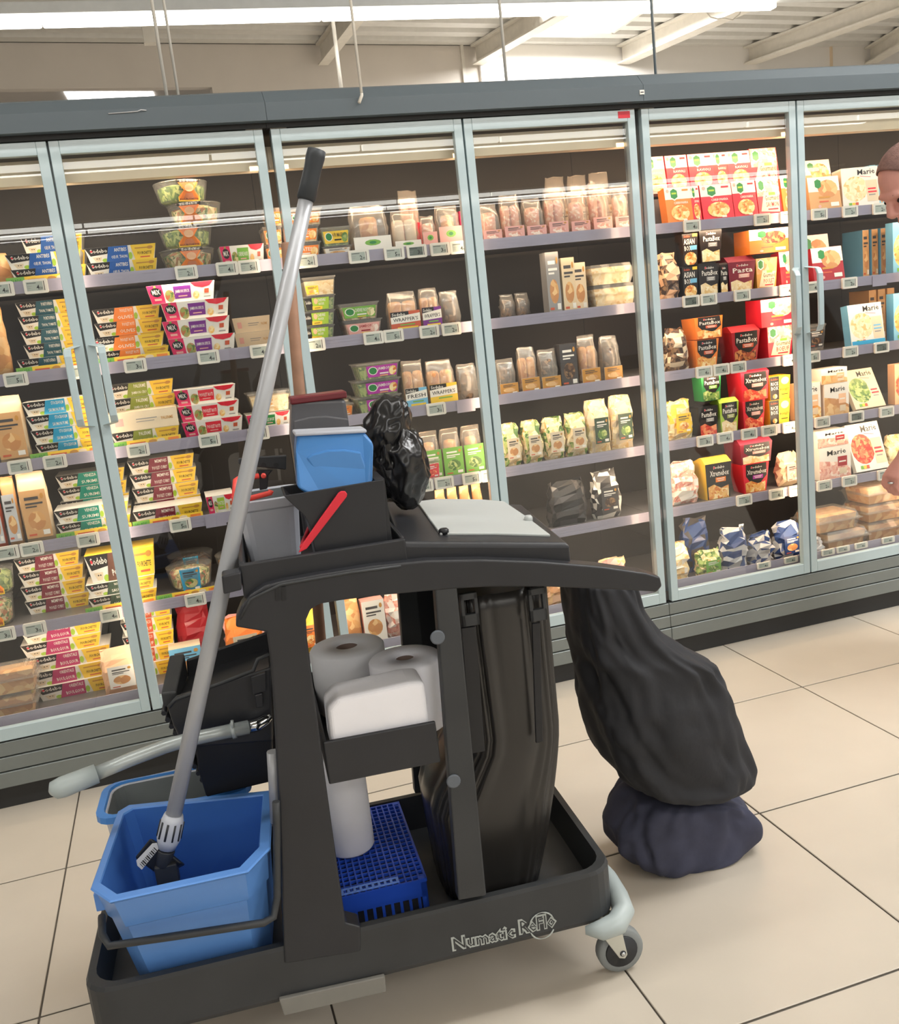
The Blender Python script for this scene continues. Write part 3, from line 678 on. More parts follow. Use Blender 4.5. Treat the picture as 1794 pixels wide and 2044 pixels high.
        parts.append(('food', MB().use(o.get('food', 'f_bread')).hexa([(x * .94, y * .94 + d * .03, z + .002) for x, y, z in lo], [(x * .9, y * .9 + d * .05, h * .85) for x, y, z in hi]).mesh('food')))
    TPL[key] = parts
    return parts
DOORNAME = ['first', 'second', 'third', 'fourth', 'fifth', 'sixth']
SHNAME = ['top shelf', 'second shelf', 'third shelf', 'fourth shelf', 'fifth shelf', 'bottom deck']
CATS = dict(carton='salad carton', box='food box', cup='food box', bowl='salad bowl', tub='salad tub', pouch='wrap pouch', bag='food bag', slab='food pouch', tray='food tray')
NAMES = dict(carton='salad_carton', box='ready_meal_box', cup='pasta_cup_box', bowl='salad_bowl', tub='salad_tub', pouch='wrap_pouch', bag='snack_bag', slab='food_pouch', tray='food_tray')
def put(kind, desc, sh, xl, xr, hpx, art=None, y=0.13, up=0.0, n=1, d=None, tilt=0.0, dx=(), turn=0.0, gap=0.0004, **opts):
    """xl..xr: pixel span of the front at its foot; hpx: height in pixels; up: height of its foot above the shelf (m)"""
    zb = SH[sh] - (0.0078 if sh < 5 else 0.0068) + up
    xa = xat(xl, y, zb + .02); xb = xat(xr, y, zb + .02)
    q = onY((xl + xr) / 2, 700, y); dist = (Vector(((xa + xb) / 2, y, zb)) - CAMLOC).dot(RM[2])
    w_ = round((xb - xa) / 0.005) * 0.005; h_ = round(hpx * dist / FPX / 0.004) * 0.004
    dd = d if d else {'carton': 0.13, 'box': 0.05, 'cup': 0.8 * w_, 'bowl': w_, 'tub': 0.12, 'pouch': 0.06, 'bag': 0.07, 'slab': 0.05, 'tray': 0.14}[kind]
    parts = template(kind, w_, h_, dd, art, tuple(sorted(opts.items())))
    for k in range(n):
        x = (xa + xb) / 2 + (dx[k] if k < len(dx) else 0.0)
        z = zb + k * (h_ + gap) + dd * math.sin(tilt)
        root = link(NAMES[kind], parts[0][1], None, (x, y, z), rot=(-tilt, 0, turn))
        for nm, me in parts[1:]: link(nm, me, root)
        ITEMS.append((root, desc, CATS[kind], sh, x, z, y))
    return zb + n * (h_ + gap)

# ---- first and second door ----------------------------------------------------------------
S = lambda c, a, b_: ('salad', c, a, b_)
ant = S('blue', 'ANTIBES', 'OEUF, THON')
put('carton', 'blue and yellow salad carton', 0, 12, 162, 30, ant, n=2)
put('carton', 'blue and yellow salad carton set back', 0, 58, 178, 33, ant, y=0.32, n=3, d=0.12)
put('slab', 'brown film pouch lying over cartons', 0, -30, 45, 70, None, y=0.22, up=0.0, side='f_bread', d=0.06)
put('carton', 'blue and yellow tuna salad carton', 0, 176, 318, 28, ant, n=2, dx=(0.006, 0.0))
bw = ('bowl',)
for k, t in enumerate((6, 4, -14, 16)): put('bowl', 'clear salad bowl with an orange paper band', 0, 322, 434, 43, bw, up=k * 0.0735, turn=math.radians(t), food='f_green' if k % 2 else 'f_salad', lw=0.42)
put('carton', 'pink boxed salad with green panel', 0, 441, 530, 38, ('mix', 'green', 'CHEVRE NOIX'), side='white')
for k in range(3): put('tub', 'clear tub with orange label behind the door post', 0, 532, 570, 34, ('label', 'orange', 'PATES', 'white', 'f_pasta'), y=0.16, up=k * 0.0565, food='f_pasta')
por = S('teal', 'PORTOFINO', 'THON, TOMATE')
put('slab', 'tall orange bread pouch at the picture edge', 1, -38, 26, 148, None, side='f_bread', d=0.06)
put('carton', 'dark teal salad carton at the shelf front', 1, 36, 168, 28, por)
put('carton', 'dark teal salad carton in a stack set back', 1, 55, 178, 27, por, y=0.30, n=5, d=0.13)
pou = S('orange', 'POULET ROTI', 'OLIVES')
put('carton', 'orange panel salad carton', 1, 188, 332, 25, pou, n=2, dx=(0.012, 0))
put('carton', 'orange panel salad carton set back', 1, 200, 335, 26, pou, y=0.31, n=4, d=0.13)
jam = ('mix', 'purple', 'JAMBON SPECK')
put('carton', 'pink boxed salad with purple panel', 1, 337, 470, 34, jam, n=4, dx=(0, -0.006, 0.0, -0.036))
put('carton', 'dim cream salad box at the back', 1, 470, 545, 30, ('back',), y=0.36, n=2)
sto = S('cyan', 'STOCKHOLM', 'SAUMON FUME')
put('slab', 'tall yellow bread pouch', 2, -2, 66, 132, ('plain', 'kraft'), side='beige', d=0.06)
put('carton', 'bright cyan salad carton', 2, 66, 205, 28, sto, n=4, dx=(0.01, 0.004, -0.002, -0.008))
pal = S('olive', 'PALERME', 'JAMBON CRU')
z = put('carton', 'olive green panel salad carton', 2, 224, 360, 30, pal)
put('box', 'plain cream carton seen from its back', 2, 216, 356, 38, ('back',), up=z - SH[2] + 0.0078, d=0.12, side='cream')
put('carton', 'olive green panel salad carton set back', 2, 230, 362, 28, pal, y=0.29, n=4, d=0.13)
put('carton', 'pink boxed salad with red panel', 2, 366, 486, 31, ('mix', 'red', 'POULET ROTI'), n=3, dx=(0, -0.004, -0.008))
z = put('carton', 'pink boxed salad with dark green panel', 2, 494, 582, 28, ('mix', 'hexgreen', 'POULET AVOCAT'))
put('tub', 'clear tub of yellow salad on a box', 2, 500, 582, 42, ('plain', 'beige'), up=z - SH[2] + 0.008, food='f_cream', lab=(0.3, 0.3, 0.6, 0.7))
ven = S('jade', 'VENEZIA', 'SURIMI')
put('slab', 'narrow upright pack of sticks with white label', 3, -14, 14, 140, ('plain', 'silver'), side='rust', d=0.05)
put('slab', 'upright pouch with long blue-white label', 3, 18, 47, 138, ('plain', 'silver'), side='kraft', d=0.05)
put('slab', 'tall golden pouch of sliced cheese', 3, 49, 112, 140, ('plain', 'kraft'), side='beige', d=0.05)
put('carton', 'jade green salad carton', 3, 116, 262, 28, ven, n=2)
put('carton', 'jade green salad carton set back', 3, 128, 264, 27, ven, y=0.31, n=4, d=0.13)
mem = S('maroon', 'MEMPHIS', 'POULET CURRY')
put('carton', 'maroon panel salad carton', 3, 268, 406, 30, mem)
put('carton', 'maroon panel salad carton set back', 3, 272, 402, 28, mem, y=0.30, n=4, d=0.13)
put('carton', 'small pink boxed salad by the grey pail', 3, 414, 470, 36, ('mix', 'lime', 'PATES'))
put('bowl', 'round clear salad bowl at the picture edge', 4, -60, 30, 62, bw, food='f_salad', y=0.13)
put('bowl', 'round clear salad bowl on another bowl', 4, -55, 28, 55, bw, food='f_green', y=0.14, up=0.112)
put('carton', 'maroon panel salad carton', 4, 50, 178, 29, mem, y=0.22, n=4, d=0.13, dx=(.004, 0, .002, -.004))
nor = S('dkgreen', 'NORDIQUE', 'SAUMON')
z = put('carton', 'dark green panel salad carton', 4, 178, 316, 28, nor, n=2)
put('carton', 'large black and yellow salad carton', 4, 176, 314, 58, ('salad', 'brown', 'SALADE', 'POULET'), up=z - SH[4] + 0.0078, side='yellow')
put('bowl', 'squat clear salad bowl with blue band', 4, 336, 430, 50, ('plain', 'cyan'), food='f_salad', y=0.15, lw=0.4)
put('bowl', 'squat clear bowl with blue band set back', 4, 340, 432, 50, ('plain', 'cyan'), food='f_dark', y=0.31, up=0.0, lw=0.3)
put('bowl', 'clear bowl with yellow lid beside mop handle', 4, 436, 520, 50, ('plain', 'yellow'), food='f_pasta', y=0.2)
mag = S('magenta', 'ORIENTALE', 'BOULGOUR')
for k, (dxx) in enumerate((0.02, -0.01, 0.0, -0.03, -0.03)): put('carton', 'magenta panel salad carton', 5, 62, 222, 30, mag, y=0.20, up=k * 0.0545, d=0.13, dx=(dxx,))
for k in range(2): put('tray', 'flat sandwich pack with pink label', 5, -40, 76, 52, None, y=0.09, up=k * 0.095, food='f_bread', d=0.10)
put('bag', 'orange paper bag leaning behind the door post', 5, 205, 290, 92, ('plain', 'white'), y=0.12, side='peach', cr=0.004, d=0.08)
put('carton', 'orange and yellow salad carton', 5, 262, 362, 29, S('rust', 'MEXICO', 'BOEUF'), y=0.24, n=5, d=0.13)
put('box', 'white pack with pale blue label', 5, 344, 408, 62, ('plain', 'sky'), y=0.16, d=0.07, side='cream')
put('bag', 'red translucent bag behind the white pack', 5, 338, 410, 118, None, y=0.26, side='deepred', d=0.08)
put('bag', 'orange and white folded food packet behind the cart', 5, 458, 536, 105, ('plain', 'cream'), y=0.13, side='orange', cr=0.004)
put('bag', 'large pink food packet behind the cart', 5, 452, 540, 90, ('plain', 'rose'), y=0.22, side='rose', up=0.0)
# ---- third door ----------------------------------------------------------------------------
for k in range(3): put('tub', 'clear salad tub with orange and white label', 0, 574, 640, 33, ('label', 'orange', 'PATES', 'white', 'f_pasta'), up=k * 0.0600, food='f_cream')
put('tub', 'white topped cheese salad tub', 0, 648, 704, 20, ('plain', 'white'), food='f_cream')
put('tub', 'cheese salad tub with yellow label', 0, 642, 698, 36, ('label', 'yellow', '4 FROMAGES', 'ink', 'f_green'), up=0.041, food='f_green')
put('pouch', 'large clear bag of flat breads with leaf label', 0, 700, 782, 92, ('leaf', 'white'), food='f_bread', nw=1, side='white', d=0.08, lh=0.32)
put('pouch', 'clear pouch holding two white rolls', 0, 784, 842, 76, ('leaf', 'white'), food='white', d=0.07, lh=0.2)
put('pouch', 'clear pouch with red base set back', 0, 806, 848, 118, ('leaf', 'red'), food='f_ham', y=0.24, d=0.05)
put('pouch', 'narrow clear wrap pouch with pale label', 0, 842, 872, 62, ('leaf', 'rose'), food='f_ham', d=0.05, nw=1)
put('pouch', 'clear wrap pouch with leaf and pink label', 0, 872, 922, 78, ('leaf', 'rose'), food='f_bread', d=0.06, nw=1)
put('box', 'slim crimson box against the door post', 0, 922, 936, 66, ('plain', 'pink'), side='pink', y=0.16)
for k in range(3): put('tub', 'goat cheese salad tub with black and green label', 1, 606, 668, 30, ('chevre',), up=k * 0.054, food='f_green', lab=(0.02, 0.08, 0.82, 0.95))
put('tub', 'open goat cheese tub with yellow label', 1, 606, 668, 36, ('plain', 'yellow'), up=0.1625, food='f_cream', lab=(0.02, 0.1, 0.45, 0.6))
z = put('tub', 'small tub with pink label', 1, 690, 762, 30, ('label', 'rose', 'JAMBON', 'deepred', 'f_ham'), food='f_ham')
put('tub', 'small tub with bright green label', 1, 680, 756, 34, ('label', 'green', 'CHEVRE NOIX'), up=z - SH[1] + 0.008, food='f_salad')
put('pouch', 'clear pouch of two wraps with orange label', 1, 778, 842, 74, ('wrap', 'rust'), side='rust', d=0.07, lh=0.48)
put('pouch', 'clear pouch of wraps with purple label', 1, 842, 884, 76, ('wrap', 'purple'), side='purple', d=0.06, lh=0.5)
put('pouch', 'unlabelled clear wrap pouch', 1, 884, 924, 66, None, d=0.06, nw=1, food='f_dark')
put('tub', 'dim white food tub in front row', 2, 630, 708, 34, ('plain', 'white'), food='f_cream', y=0.2)
put('tub', 'dim orange food tub by the black bag', 2, 660, 706, 26, ('plain', 'orange'), food='f_pasta', y=0.14)
for k in range(3): put('tub', 'ham salad tub with violet label', 2, 716, 800, 33, ('label', 'violet', 'JAMBON', 'white', 'f_pasta'), up=k * 0.061, food='f_green', lab=(0.2, 0.15, 0.97, 0.9))
put('pouch', 'clear pouch of rolls with blue label', 2, 804, 852, 92, ('wrap', 'sky', 'FRESH'), side='white', d=0.06, lh=0.4)
put('pouch', 'clear pouch of wraps with yellow label', 2, 856, 916, 84, ('wrap', 'yellow'), side='yellow', d=0.06, lh=0.45)
put('pouch', 'dim clear sandwich pouch by the door post', 2, 918, 960, 70, None, food='f_dark', d=0.06, nw=1)
for k, xx in enumerate((850, 882, 926)): put('pouch', 'sandwich pouch with diagonal green label', 3, xx, xx + 42, 92, ('plain', 'green'), food='f_bread', d=0.06, lh=0.6, side='green', y=0.14, nw=1)
put('tub', 'small red labelled tub under the green pouches', 3, 846, 880, 40, ('plain', 'red'), food='f_ham', y=0.115, d=0.02)
for k, xx in enumerate((880, 904, 928, 952)): put('slab', 'upright brown bread stick pack', 4, xx, xx + 22, 118, None, side='f_bread', d=0.04)
put('bag', 'yellow food packet seen through the cart', 5, 600, 648, 90, ('plain', 'orange'), y=0.14, side='yellow')
put('slab', 'brown bread pack seen through the cart', 5, 684, 728, 96, None, side='f_bread')
put('box', 'white labelled box seen through the cart', 5, 732, 776, 88, ('plain', 'white'), side='rose')
put('bag', 'pink crinkled bag seen through the cart', 5, 774, 832, 96, None, side='f_ham', spots='white')
put('bag', 'beige crinkled bag right of the bin liner', 5, 1096, 1150, 84, None, side='f_bread', spots='peach')
# ---- fourth door: contents are only dimly readable in the photograph ------------------------
for k, xx in enumerate(range(962, 1228, 44)): put('pouch', 'pale pink sandwich pouch', 0, xx, xx + 42, 74 + (k * 13) % 22, ('plain', 'rose'), food='f_ham', d=0.07, lh=0.28, side='rose', nw=1 + k % 2)
for k, xx in enumerate((1100, 1144, 1188)): put('pouch', 'pale pink sandwich pouch set back', 0, xx, xx + 42, 118, ('plain', 'white'), food='f_ham', y=0.25, d=0.07, nw=1)
for k, xx in enumerate((1004, 1034)): put('pouch', 'small dim brown sandwich pouch', 1, xx, xx + 28, 46, None, food='f_dark', d=0.06, y=0.2, nw=1)
put('box', 'upright blue-grey carton', 1, 1096, 1122, 118, ('plain', 'grey'), side='grey', d=0.05)
put('box', 'upright cream carton', 1, 1132, 1158, 104, ('plain', 'beige'), side='beige', d=0.05)
put('box', 'smaller cream carton', 1, 1162, 1188, 92, ('plain', 'cream'), side='beige', d=0.05, y=0.15)
put('tray', 'flat cream sandwich tray', 1, 1172, 1262, 44, None, food='f_cream', d=0.12)
put('tray', 'flat cream sandwich tray stacked on another', 1, 1170, 1258, 40, None, food='f_cream', d=0.12, up=0.085)
for k, xx in enumerate((996, 1040, 1080, 1160, 1204)): put('pouch', 'golden brown wrap pouch', 2, xx, xx + 40, 70 + (k * 17) % 26, ('plain', 'gold'), food='f_bread' if k % 2 else 'f_dark', d=0.06, lh=0.3, nw=1 + k % 2)
put('box', 'dark carton between wrap pouches', 2, 1122, 1154, 84, ('plain', 'dkgrey'), side='dkgrey')
for k, xx in enumerate((1008, 1050, 1092, 1136)): put('bag', 'cream and green salad bag', 3, xx, xx + 42, 84, ('plain', 'cream'), side='f_cream', spots='f_green', cr=0.005)
for k, xx in enumerate((1180, 1222)): put('bag', 'pale cream snack bag with dark patches', 3, xx, xx + 46, 104, ('plain', 'dkgreen'), side='f_cream', spots='cream', cr=0.005)
put('bag', 'dark snack bag with pale rim', 4, 1190, 1246, 96, ('plain', 'dkgrey'), side='dkgrey', spots='white')
put('bag', 'black snack bag in the shade', 4, 1100, 1180, 90, None, side='ink', spots='dkgrey')
put('bag', 'pale food bag above the cart handle', 5, 1196, 1256, 70, ('plain', 'white'), side='f_cream', spots='rose', y=0.12)
put('bag', 'pale pink food bag above the cart handle', 5, 1150, 1198, 54, None, side='rose', spots='cream', y=0.12)
# ---- fifth door ------------------------------------------------------------------------------
hx = lambda c, f, t: ('hexbox', c, f, t)
LN = 0.16
row0 = ((1334, 1384, 'orange', 'orange'), (1384, 1402, 'red', 'narrow red'), (1404, 1466, 'red', 'red'), (1467, 1514, 'red', 'red'))
for a, b_, c, nm in row0: put('box', '%s pasta box with green emblem in front' % nm, 0, a, b_, 70, hx(c, 'f_pasta', 'CARBONARA'), side=c, tilt=LN, d=0.045)
put('box', 'red and white salmon box in front', 0, 1515, 1562, 72, ('gourmand', 'red', 'SAUMON', 'f_ham'), side='red', tilt=LN, d=0.045)
put('box', 'orange pasta box beside the door post', 0, 1565, 1592, 74, hx('gold', 'f_pasta', 'BOLOGNAISE'), side='orange', tilt=LN, d=0.045)
for a, b_, c, nm in ((1300, 1338, 'rose', 'pale'), (1343, 1384, 'red', 'red'), (1388, 1436, 'red', 'red'), (1439, 1464, 'deepred', 'narrow dark red'), (1465, 1508, 'red', 'red')):
    put('box', '%s pasta box standing in upper row' % nm, 0, a - 8, b_ - 6, 72, hx(c, 'f_pasta', 'RAVIOLI'), side=c, tilt=LN, d=0.045, y=0.235, up=0.118)
put('box', 'red and white salmon box in upper row', 0, 1502, 1556, 72, ('gourmand', 'red', 'SAUMON', 'f_ham'), side='red', tilt=LN, d=0.045, y=0.235, up=0.118)
b = MB().use(M['shelf']).box(-0.34, 0, 0, 0.34, 0.09, 0.1045); o = b.build('shelf_riser', None, (xat(1440, 0.235, 1.6), 0.222, SH[0] - 0.0078)); tag(o, 'grey metal riser block under the upper row of red boxes', 'riser')
put('cup', 'black noodle box with sky blue chip', 1, 1364, 1394, 60, ('asian',), side='black', kb=0.85, flap=False)
put('cup', 'black noodle box in the upper row', 1, 1364, 1394, 60, ('asian',), side='black', flap=False, kb=0.85, up=0.118)
pb = lambda c, fc, t, f, ch='grey': ('pasta', c, fc, t, f, ch)
put('cup', 'black pasta cup box', 1, 1396, 1438, 62, pb('black', 'black', 'PastaBox', 'f_cream'), side='black', kb=0.85, flap=False)
put('cup', 'black pasta cup box in the upper row', 1, 1398, 1442, 62, pb('black', 'black', 'PastaBox', 'f_cream'), side='black', kb=0.85, up=0.122, flap=False)
put('cup', 'narrow black pasta cup box', 1, 1440, 1456, 58, pb('black', 'black', 'Pasta', 'f_cream'), side='black', kb=0.85)
put('cup', 'maroon pasta cup box with white band', 1, 1452, 1508, 60, pb('maroon', 'maroon', 'Pasta', 'f_cream', 'rose'), side='maroon', kb=0.8)
z = put('cup', 'golden chicken cup box with green emblem', 1, 1510, 1552, 60, ('gourmand', 'gold', 'POULET', 'f_bread'), side='gold', kb=0.85, flap=False)
put('box', 'orange and white box lying on cup boxes', 1, 1496, 1574, 46, ('mealbox', 'orange', 'f_meat'), side='orange', up=z - SH[1] + 0.0078, d=0.10, y=0.13)
put('box', 'red and white box against the door post', 1, 1560, 1594, 66, ('mealbox', 'deepred', 'f_ham'), side='red', tilt=0.12)
z = put('cup', 'orange pasta cup box below another', 2, 1388, 1436, 54, pb('orange', 'black', 'PastaBox', 'f_pasta', 'rust'), side='orange', kb=0.8, flap=False)
put('cup', 'orange pasta cup box on top of another', 2, 1388, 1444, 42, pb('orange', 'black', 'PastaBox', 'f_pasta', 'rust'), side='orange', flap=False, kb=0.9, up=z - SH[2] + 0.0078, tilt=0.03)
put('cup', 'red pasta cup box with bolognese picture', 2, 1462, 1518, 60, pb('deepred', 'black', 'PastaBox', 'f_meat', 'rust'), side='deepred', kb=0.8)
z = put('cup', 'red beef cup box with white label', 2, 1532, 1584, 62, ('gourmand', 'red', 'BOEUF', 'f_ham'), side='red', kb=0.88, flap=False)
put('box', 'red and white box lying on a beef cup', 2, 1520, 1586, 54, ('mealbox', 'red', 'f_ham'), side='red', up=z - SH[2] + 0.0078, d=0.10)
z = put('cup', 'black pasta cup box with prawn picture', 3, 1396, 1434, 58, pb('black', 'black', 'PastaBox', 'f_red', 'grey'), side='black', kb=0.9, flap=False)
put('cup', 'black and green pasta cup box on another', 3, 1402, 1440, 50, pb('hexgreen', 'black', 'PastaBox', 'f_green', 'green'), side='hexgreen', flap=False, kb=0.9, up=z - SH[3] + 0.0078)
put('cup', 'lime green pasta cup box', 3, 1438, 1476, 60, pb('lime', 'black', 'PastaBox', 'f_cream', 'olive'), side='lime', kb=0.82)
z = put('cup', 'red gnocchi cup box below another', 3, 1484, 1528, 56, pb('red', 'black', 'Xtremebox', 'f_red', 'rose'), side='red', kb=0.85, flap=False)
put('cup', 'red gnocchi cup box on top of another', 3, 1480, 1536, 56, pb('red', 'black', 'Xtremebox', 'f_red', 'rose'), side='red', kb=0.9, up=z - SH[3] + 0.0078)
for k in range(2): put('cup', 'black and yellow rice cup box', 3, 1536, 1578, 48, ('rice',), side='yellow', kb=0.88, flap=False, up=k * 0.0985)
put('cup', 'tall black cup box with yellow corner', 4, 1410, 1462, 74, pb('black', 'black', 'Xtremebox', 'f_pasta', 'orange'), side='yellow', kb=0.85)
z = put('cup', 'red cup box with potato picture below another', 4, 1484, 1536, 58, pb('red', 'black', 'Xtremebox', 'f_pasta', 'violet'), side='red', kb=0.8, flap=False)
put('cup', 'maroon cup box on top of another', 4, 1478, 1542, 40, pb('maroon', 'dkgrey', 'Xtremebox', 'f_cream', 'rose'), side='maroon', kb=0.9, up=z - SH[4] + 0.0078)
put('bag', 'beige pouch with pink label beside the door post', 4, 1562, 1600, 66, ('plain', 'rose'), side='beige')
for k, (a, b_, hh) in enumerate(((1462, 1512, 84), (1506, 1552, 62), (1546, 1598, 74))): put('bag', 'crumpled blue and silver snack bag', 5, a, b_, hh, ('plain', 'navy') if k == 2 else None, side='silver', spots='navy', cr=0.011, y=0.11)
put('bag', 'green and cream salad bag at deck front', 5, 1420, 1468, 50, ('plain', 'green'), side='f_cream', spots='f_green', y=0.10)
put('bag', 'pale crumpled bread bag at deck left', 5, 1330, 1382, 76, None, side='f_cream', spots='white', y=0.12, cr=0.01)
put('bag', 'dark blue crumpled snack bag', 5, 1376, 1430, 108, None, side='navy', spots='dkgrey', y=0.16, cr=0.01)
put('bag', 'pale meat pouch half hidden at shelf left', 4, 1344, 1400, 84, None, side='f_ham', spots='white')
put('bag', 'yellow snack bag half hidden at shelf left', 3, 1340, 1388, 78, ('plain', 'yellow'), side='f_cream', spots='yellow')
put('bag', 'brown snack bag half hidden at shelf left', 2, 1336, 1380, 84, None, side='f_dark', spots='cream')
put('bag', 'dark snack bag half hidden at shelf left', 1, 1326, 1362, 92, None, side='f_dark', spots='peach')
# ---- sixth door ------------------------------------------------------------------------------
put('box', 'golden meal box standing set back', 0, 1606, 1664, 66, ('mealbox', 'kraft', 'f_pasta'), side='kraft', tilt=0.2, y=0.30, up=0.075)
b = MB().use(M['shelf']).box(-0.09, 0, 0, 0.09, 0.1, 0.0642); o = b.build('shelf_riser', None, (xat(1630, 0.3, 1.6), 0.285, SH[0] - 0.0078)); tag(o, 'grey metal riser block under the golden meal box', 'riser')
put('box', 'golden meal box in front', 0, 1618, 1680, 64, ('mealbox', 'kraft', 'f_bread'), side='kraft', tilt=0.16, d=0.045)
put('box', 'white ready meal box with mash picture', 0, 1686, 1752, 76, ('marie', 'f_cream', 'red', 'white', None), side='white', sideart='cream', tilt=0.08, d=0.06, turn=-0.1)
for k, xx in enumerate((1700, 1718, 1736, 1754, 1772)): put('box', 'slim blue ready meal box set far back', 0, xx, xx + 12, 86, ('plain', 'sky'), side='sky', d=0.10, y=0.34)
put('box', 'dark red meal box standing set back', 1, 1602, 1662, 92, ('mealbox', 'maroon', 'f_bread'), side='maroon', tilt=0.14, y=0.24)
put('box', 'red and white turnover meal box in front', 1, 1626, 1686, 66, ('mealbox', 'deepred', 'f_bread'), side='deepred', tilt=0.16, d=0.045)
for k, xx in enumerate((1722, 1740, 1758, 1776)): put('box', 'slim upright blue and brown box', 1, xx, xx + 13, 92, ('plain', 'kraft'), side='sky', d=0.12, y=0.26)
put('box', 'tall ready meal box with yellow picture', 1, 1782, 1830, 100, ('marie', 'f_pasta', 'red', 'sky', None), side='sky', d=0.04, y=0.15)
put('tub', 'small clear tub beside the door handle', 2, 1614, 1648, 52, ('plain', 'dkgrey'), food='f_dark', y=0.2)
put('box', 'white and blue scallop ready meal box', 2, 1700, 1766, 80, ('marie', 'f_cream', 'sky', 'white', 'cyan'), side='sky', tilt=0.14, d=0.04)
for k, xx in enumerate((1736, 1754, 1772)): put('box', 'slim upright kraft box leaning', 2, xx, xx + 13, 98, ('plain', 'kraft'), side='kraft', d=0.12, y=0.3)
put('box', 'tall blue ready meal box at picture edge', 2, 1784, 1830, 92, ('marie', 'f_pasta', 'red', 'sky', None), side='sky', d=0.04, y=0.15)
put('box', 'peach quiche box behind the door post', 3, 1596, 1638, 72, ('mariesmall', 'f_pasta', 'peach'), side='peach', d=0.06)
z = put('box', 'small white gratin box below another', 3, 1646, 1694, 64, ('mariesmall', 'f_bread', 'peach'), side='white', d=0.08)
put('box', 'small white gratin box on top of another', 3, 1640, 1690, 30, ('mariesmall', 'f_bread', 'peach'), side='white', d=0.08, up=z - SH[3] + 0.0078)
put('box', 'flat ready meal sleeve leaning with pasta picture', 3, 1708, 1768, 84, ('marie', 'f_green', 'red', 'cream', None), side='cream', tilt=0.5, d=0.02)
put('box', 'tall orange ready meal box at picture edge', 3, 1786, 1832, 80, ('marie', 'f_red', 'red', 'peach', None), side='peach', d=0.04, y=0.16)
z = put('box', 'white lasagne box below another', 4, 1636, 1698, 66, ('mariesmall', 'f_ham', 'deepred'), side='white', d=0.08)
put('box', 'white lasagne box on top of another', 4, 1632, 1692, 32, ('mariesmall', 'f_ham', 'deepred'), side='white', d=0.08, up=z - SH[4] + 0.0078)
put('box', 'leaning penne ready meal sleeve with red head', 4, 1710, 1774, 98, ('marie', 'f_red', 'red', 'white', None), side='white', tilt=0.35, d=0.02)
put('bag', 'yellow bagged product behind the wrist', 4, 1776, 1820, 60, None, side='f_cream', y=0.16)
for k in range(2): put('tray', 'clear pastry tray in the left pile', 5, 1634, 1716, 40, None, food='f_bread', y=0.10, up=k * 0.079, d=0.16)
for k in range(3): put('tray', 'clear pastry tray in the right pile', 5, 1732, 1810, 36, None, food='f_bread', y=0.13 , up=k * 0.0705, d=0.16)
put('bag', 'small clear sachet beside the door post', 5, 1606, 1640, 34, None, side='silver', spots='grey', y=0.09)

def ordinal(i): return ['first', 'second', 'third', 'fourth', 'fifth', 'sixth', 'seventh', 'eighth', 'ninth', 'tenth', 'eleventh', 'twelfth'][i]
def label_items(items):
    grp = {}
    for it in items:
        o, desc, cat, sh, x, z, y = it
        door = min(5, max(0, int(math.floor(x / DW)) + 1))
        grp.setdefault((desc, sh, door), []).append(it)
    for (desc, sh, door), its in grp.items():
        xs = sorted({round(i[4] / 0.05) for i in its})
        zs = sorted({round(i[5], 3) for i in its})
        stacked = len(its) > 1 and len(zs) == len(its)
        its = sorted(its, key=lambda i: (i[5] if stacked else i[4]))
        for k, it in enumerate(its):
            where = '%s, %s door' % (SHNAME[sh], DOORNAME[door])
            if len(its) == 1: lab = '%s, %s' % (desc, where)
            elif stacked:
                pos = 'bottom of pile' if k == 0 else ('top of pile' if k == len(its) - 1 else '%s from bottom' % ordinal(k))
                lab = '%s, %s, %s' % (desc, pos, where)
            else: lab = '%s, %s from left, %s' % (desc, ordinal(k), where)
            wds = lab.split()
            if len(wds) > 16: lab = lab.replace(' carton set back', ' carton behind').replace('with ', '', 1)
            tag(it[0], lab, it[2], ('%ss on the %s' % (it[2], SHNAME[sh])) if len(its) > 1 else None)
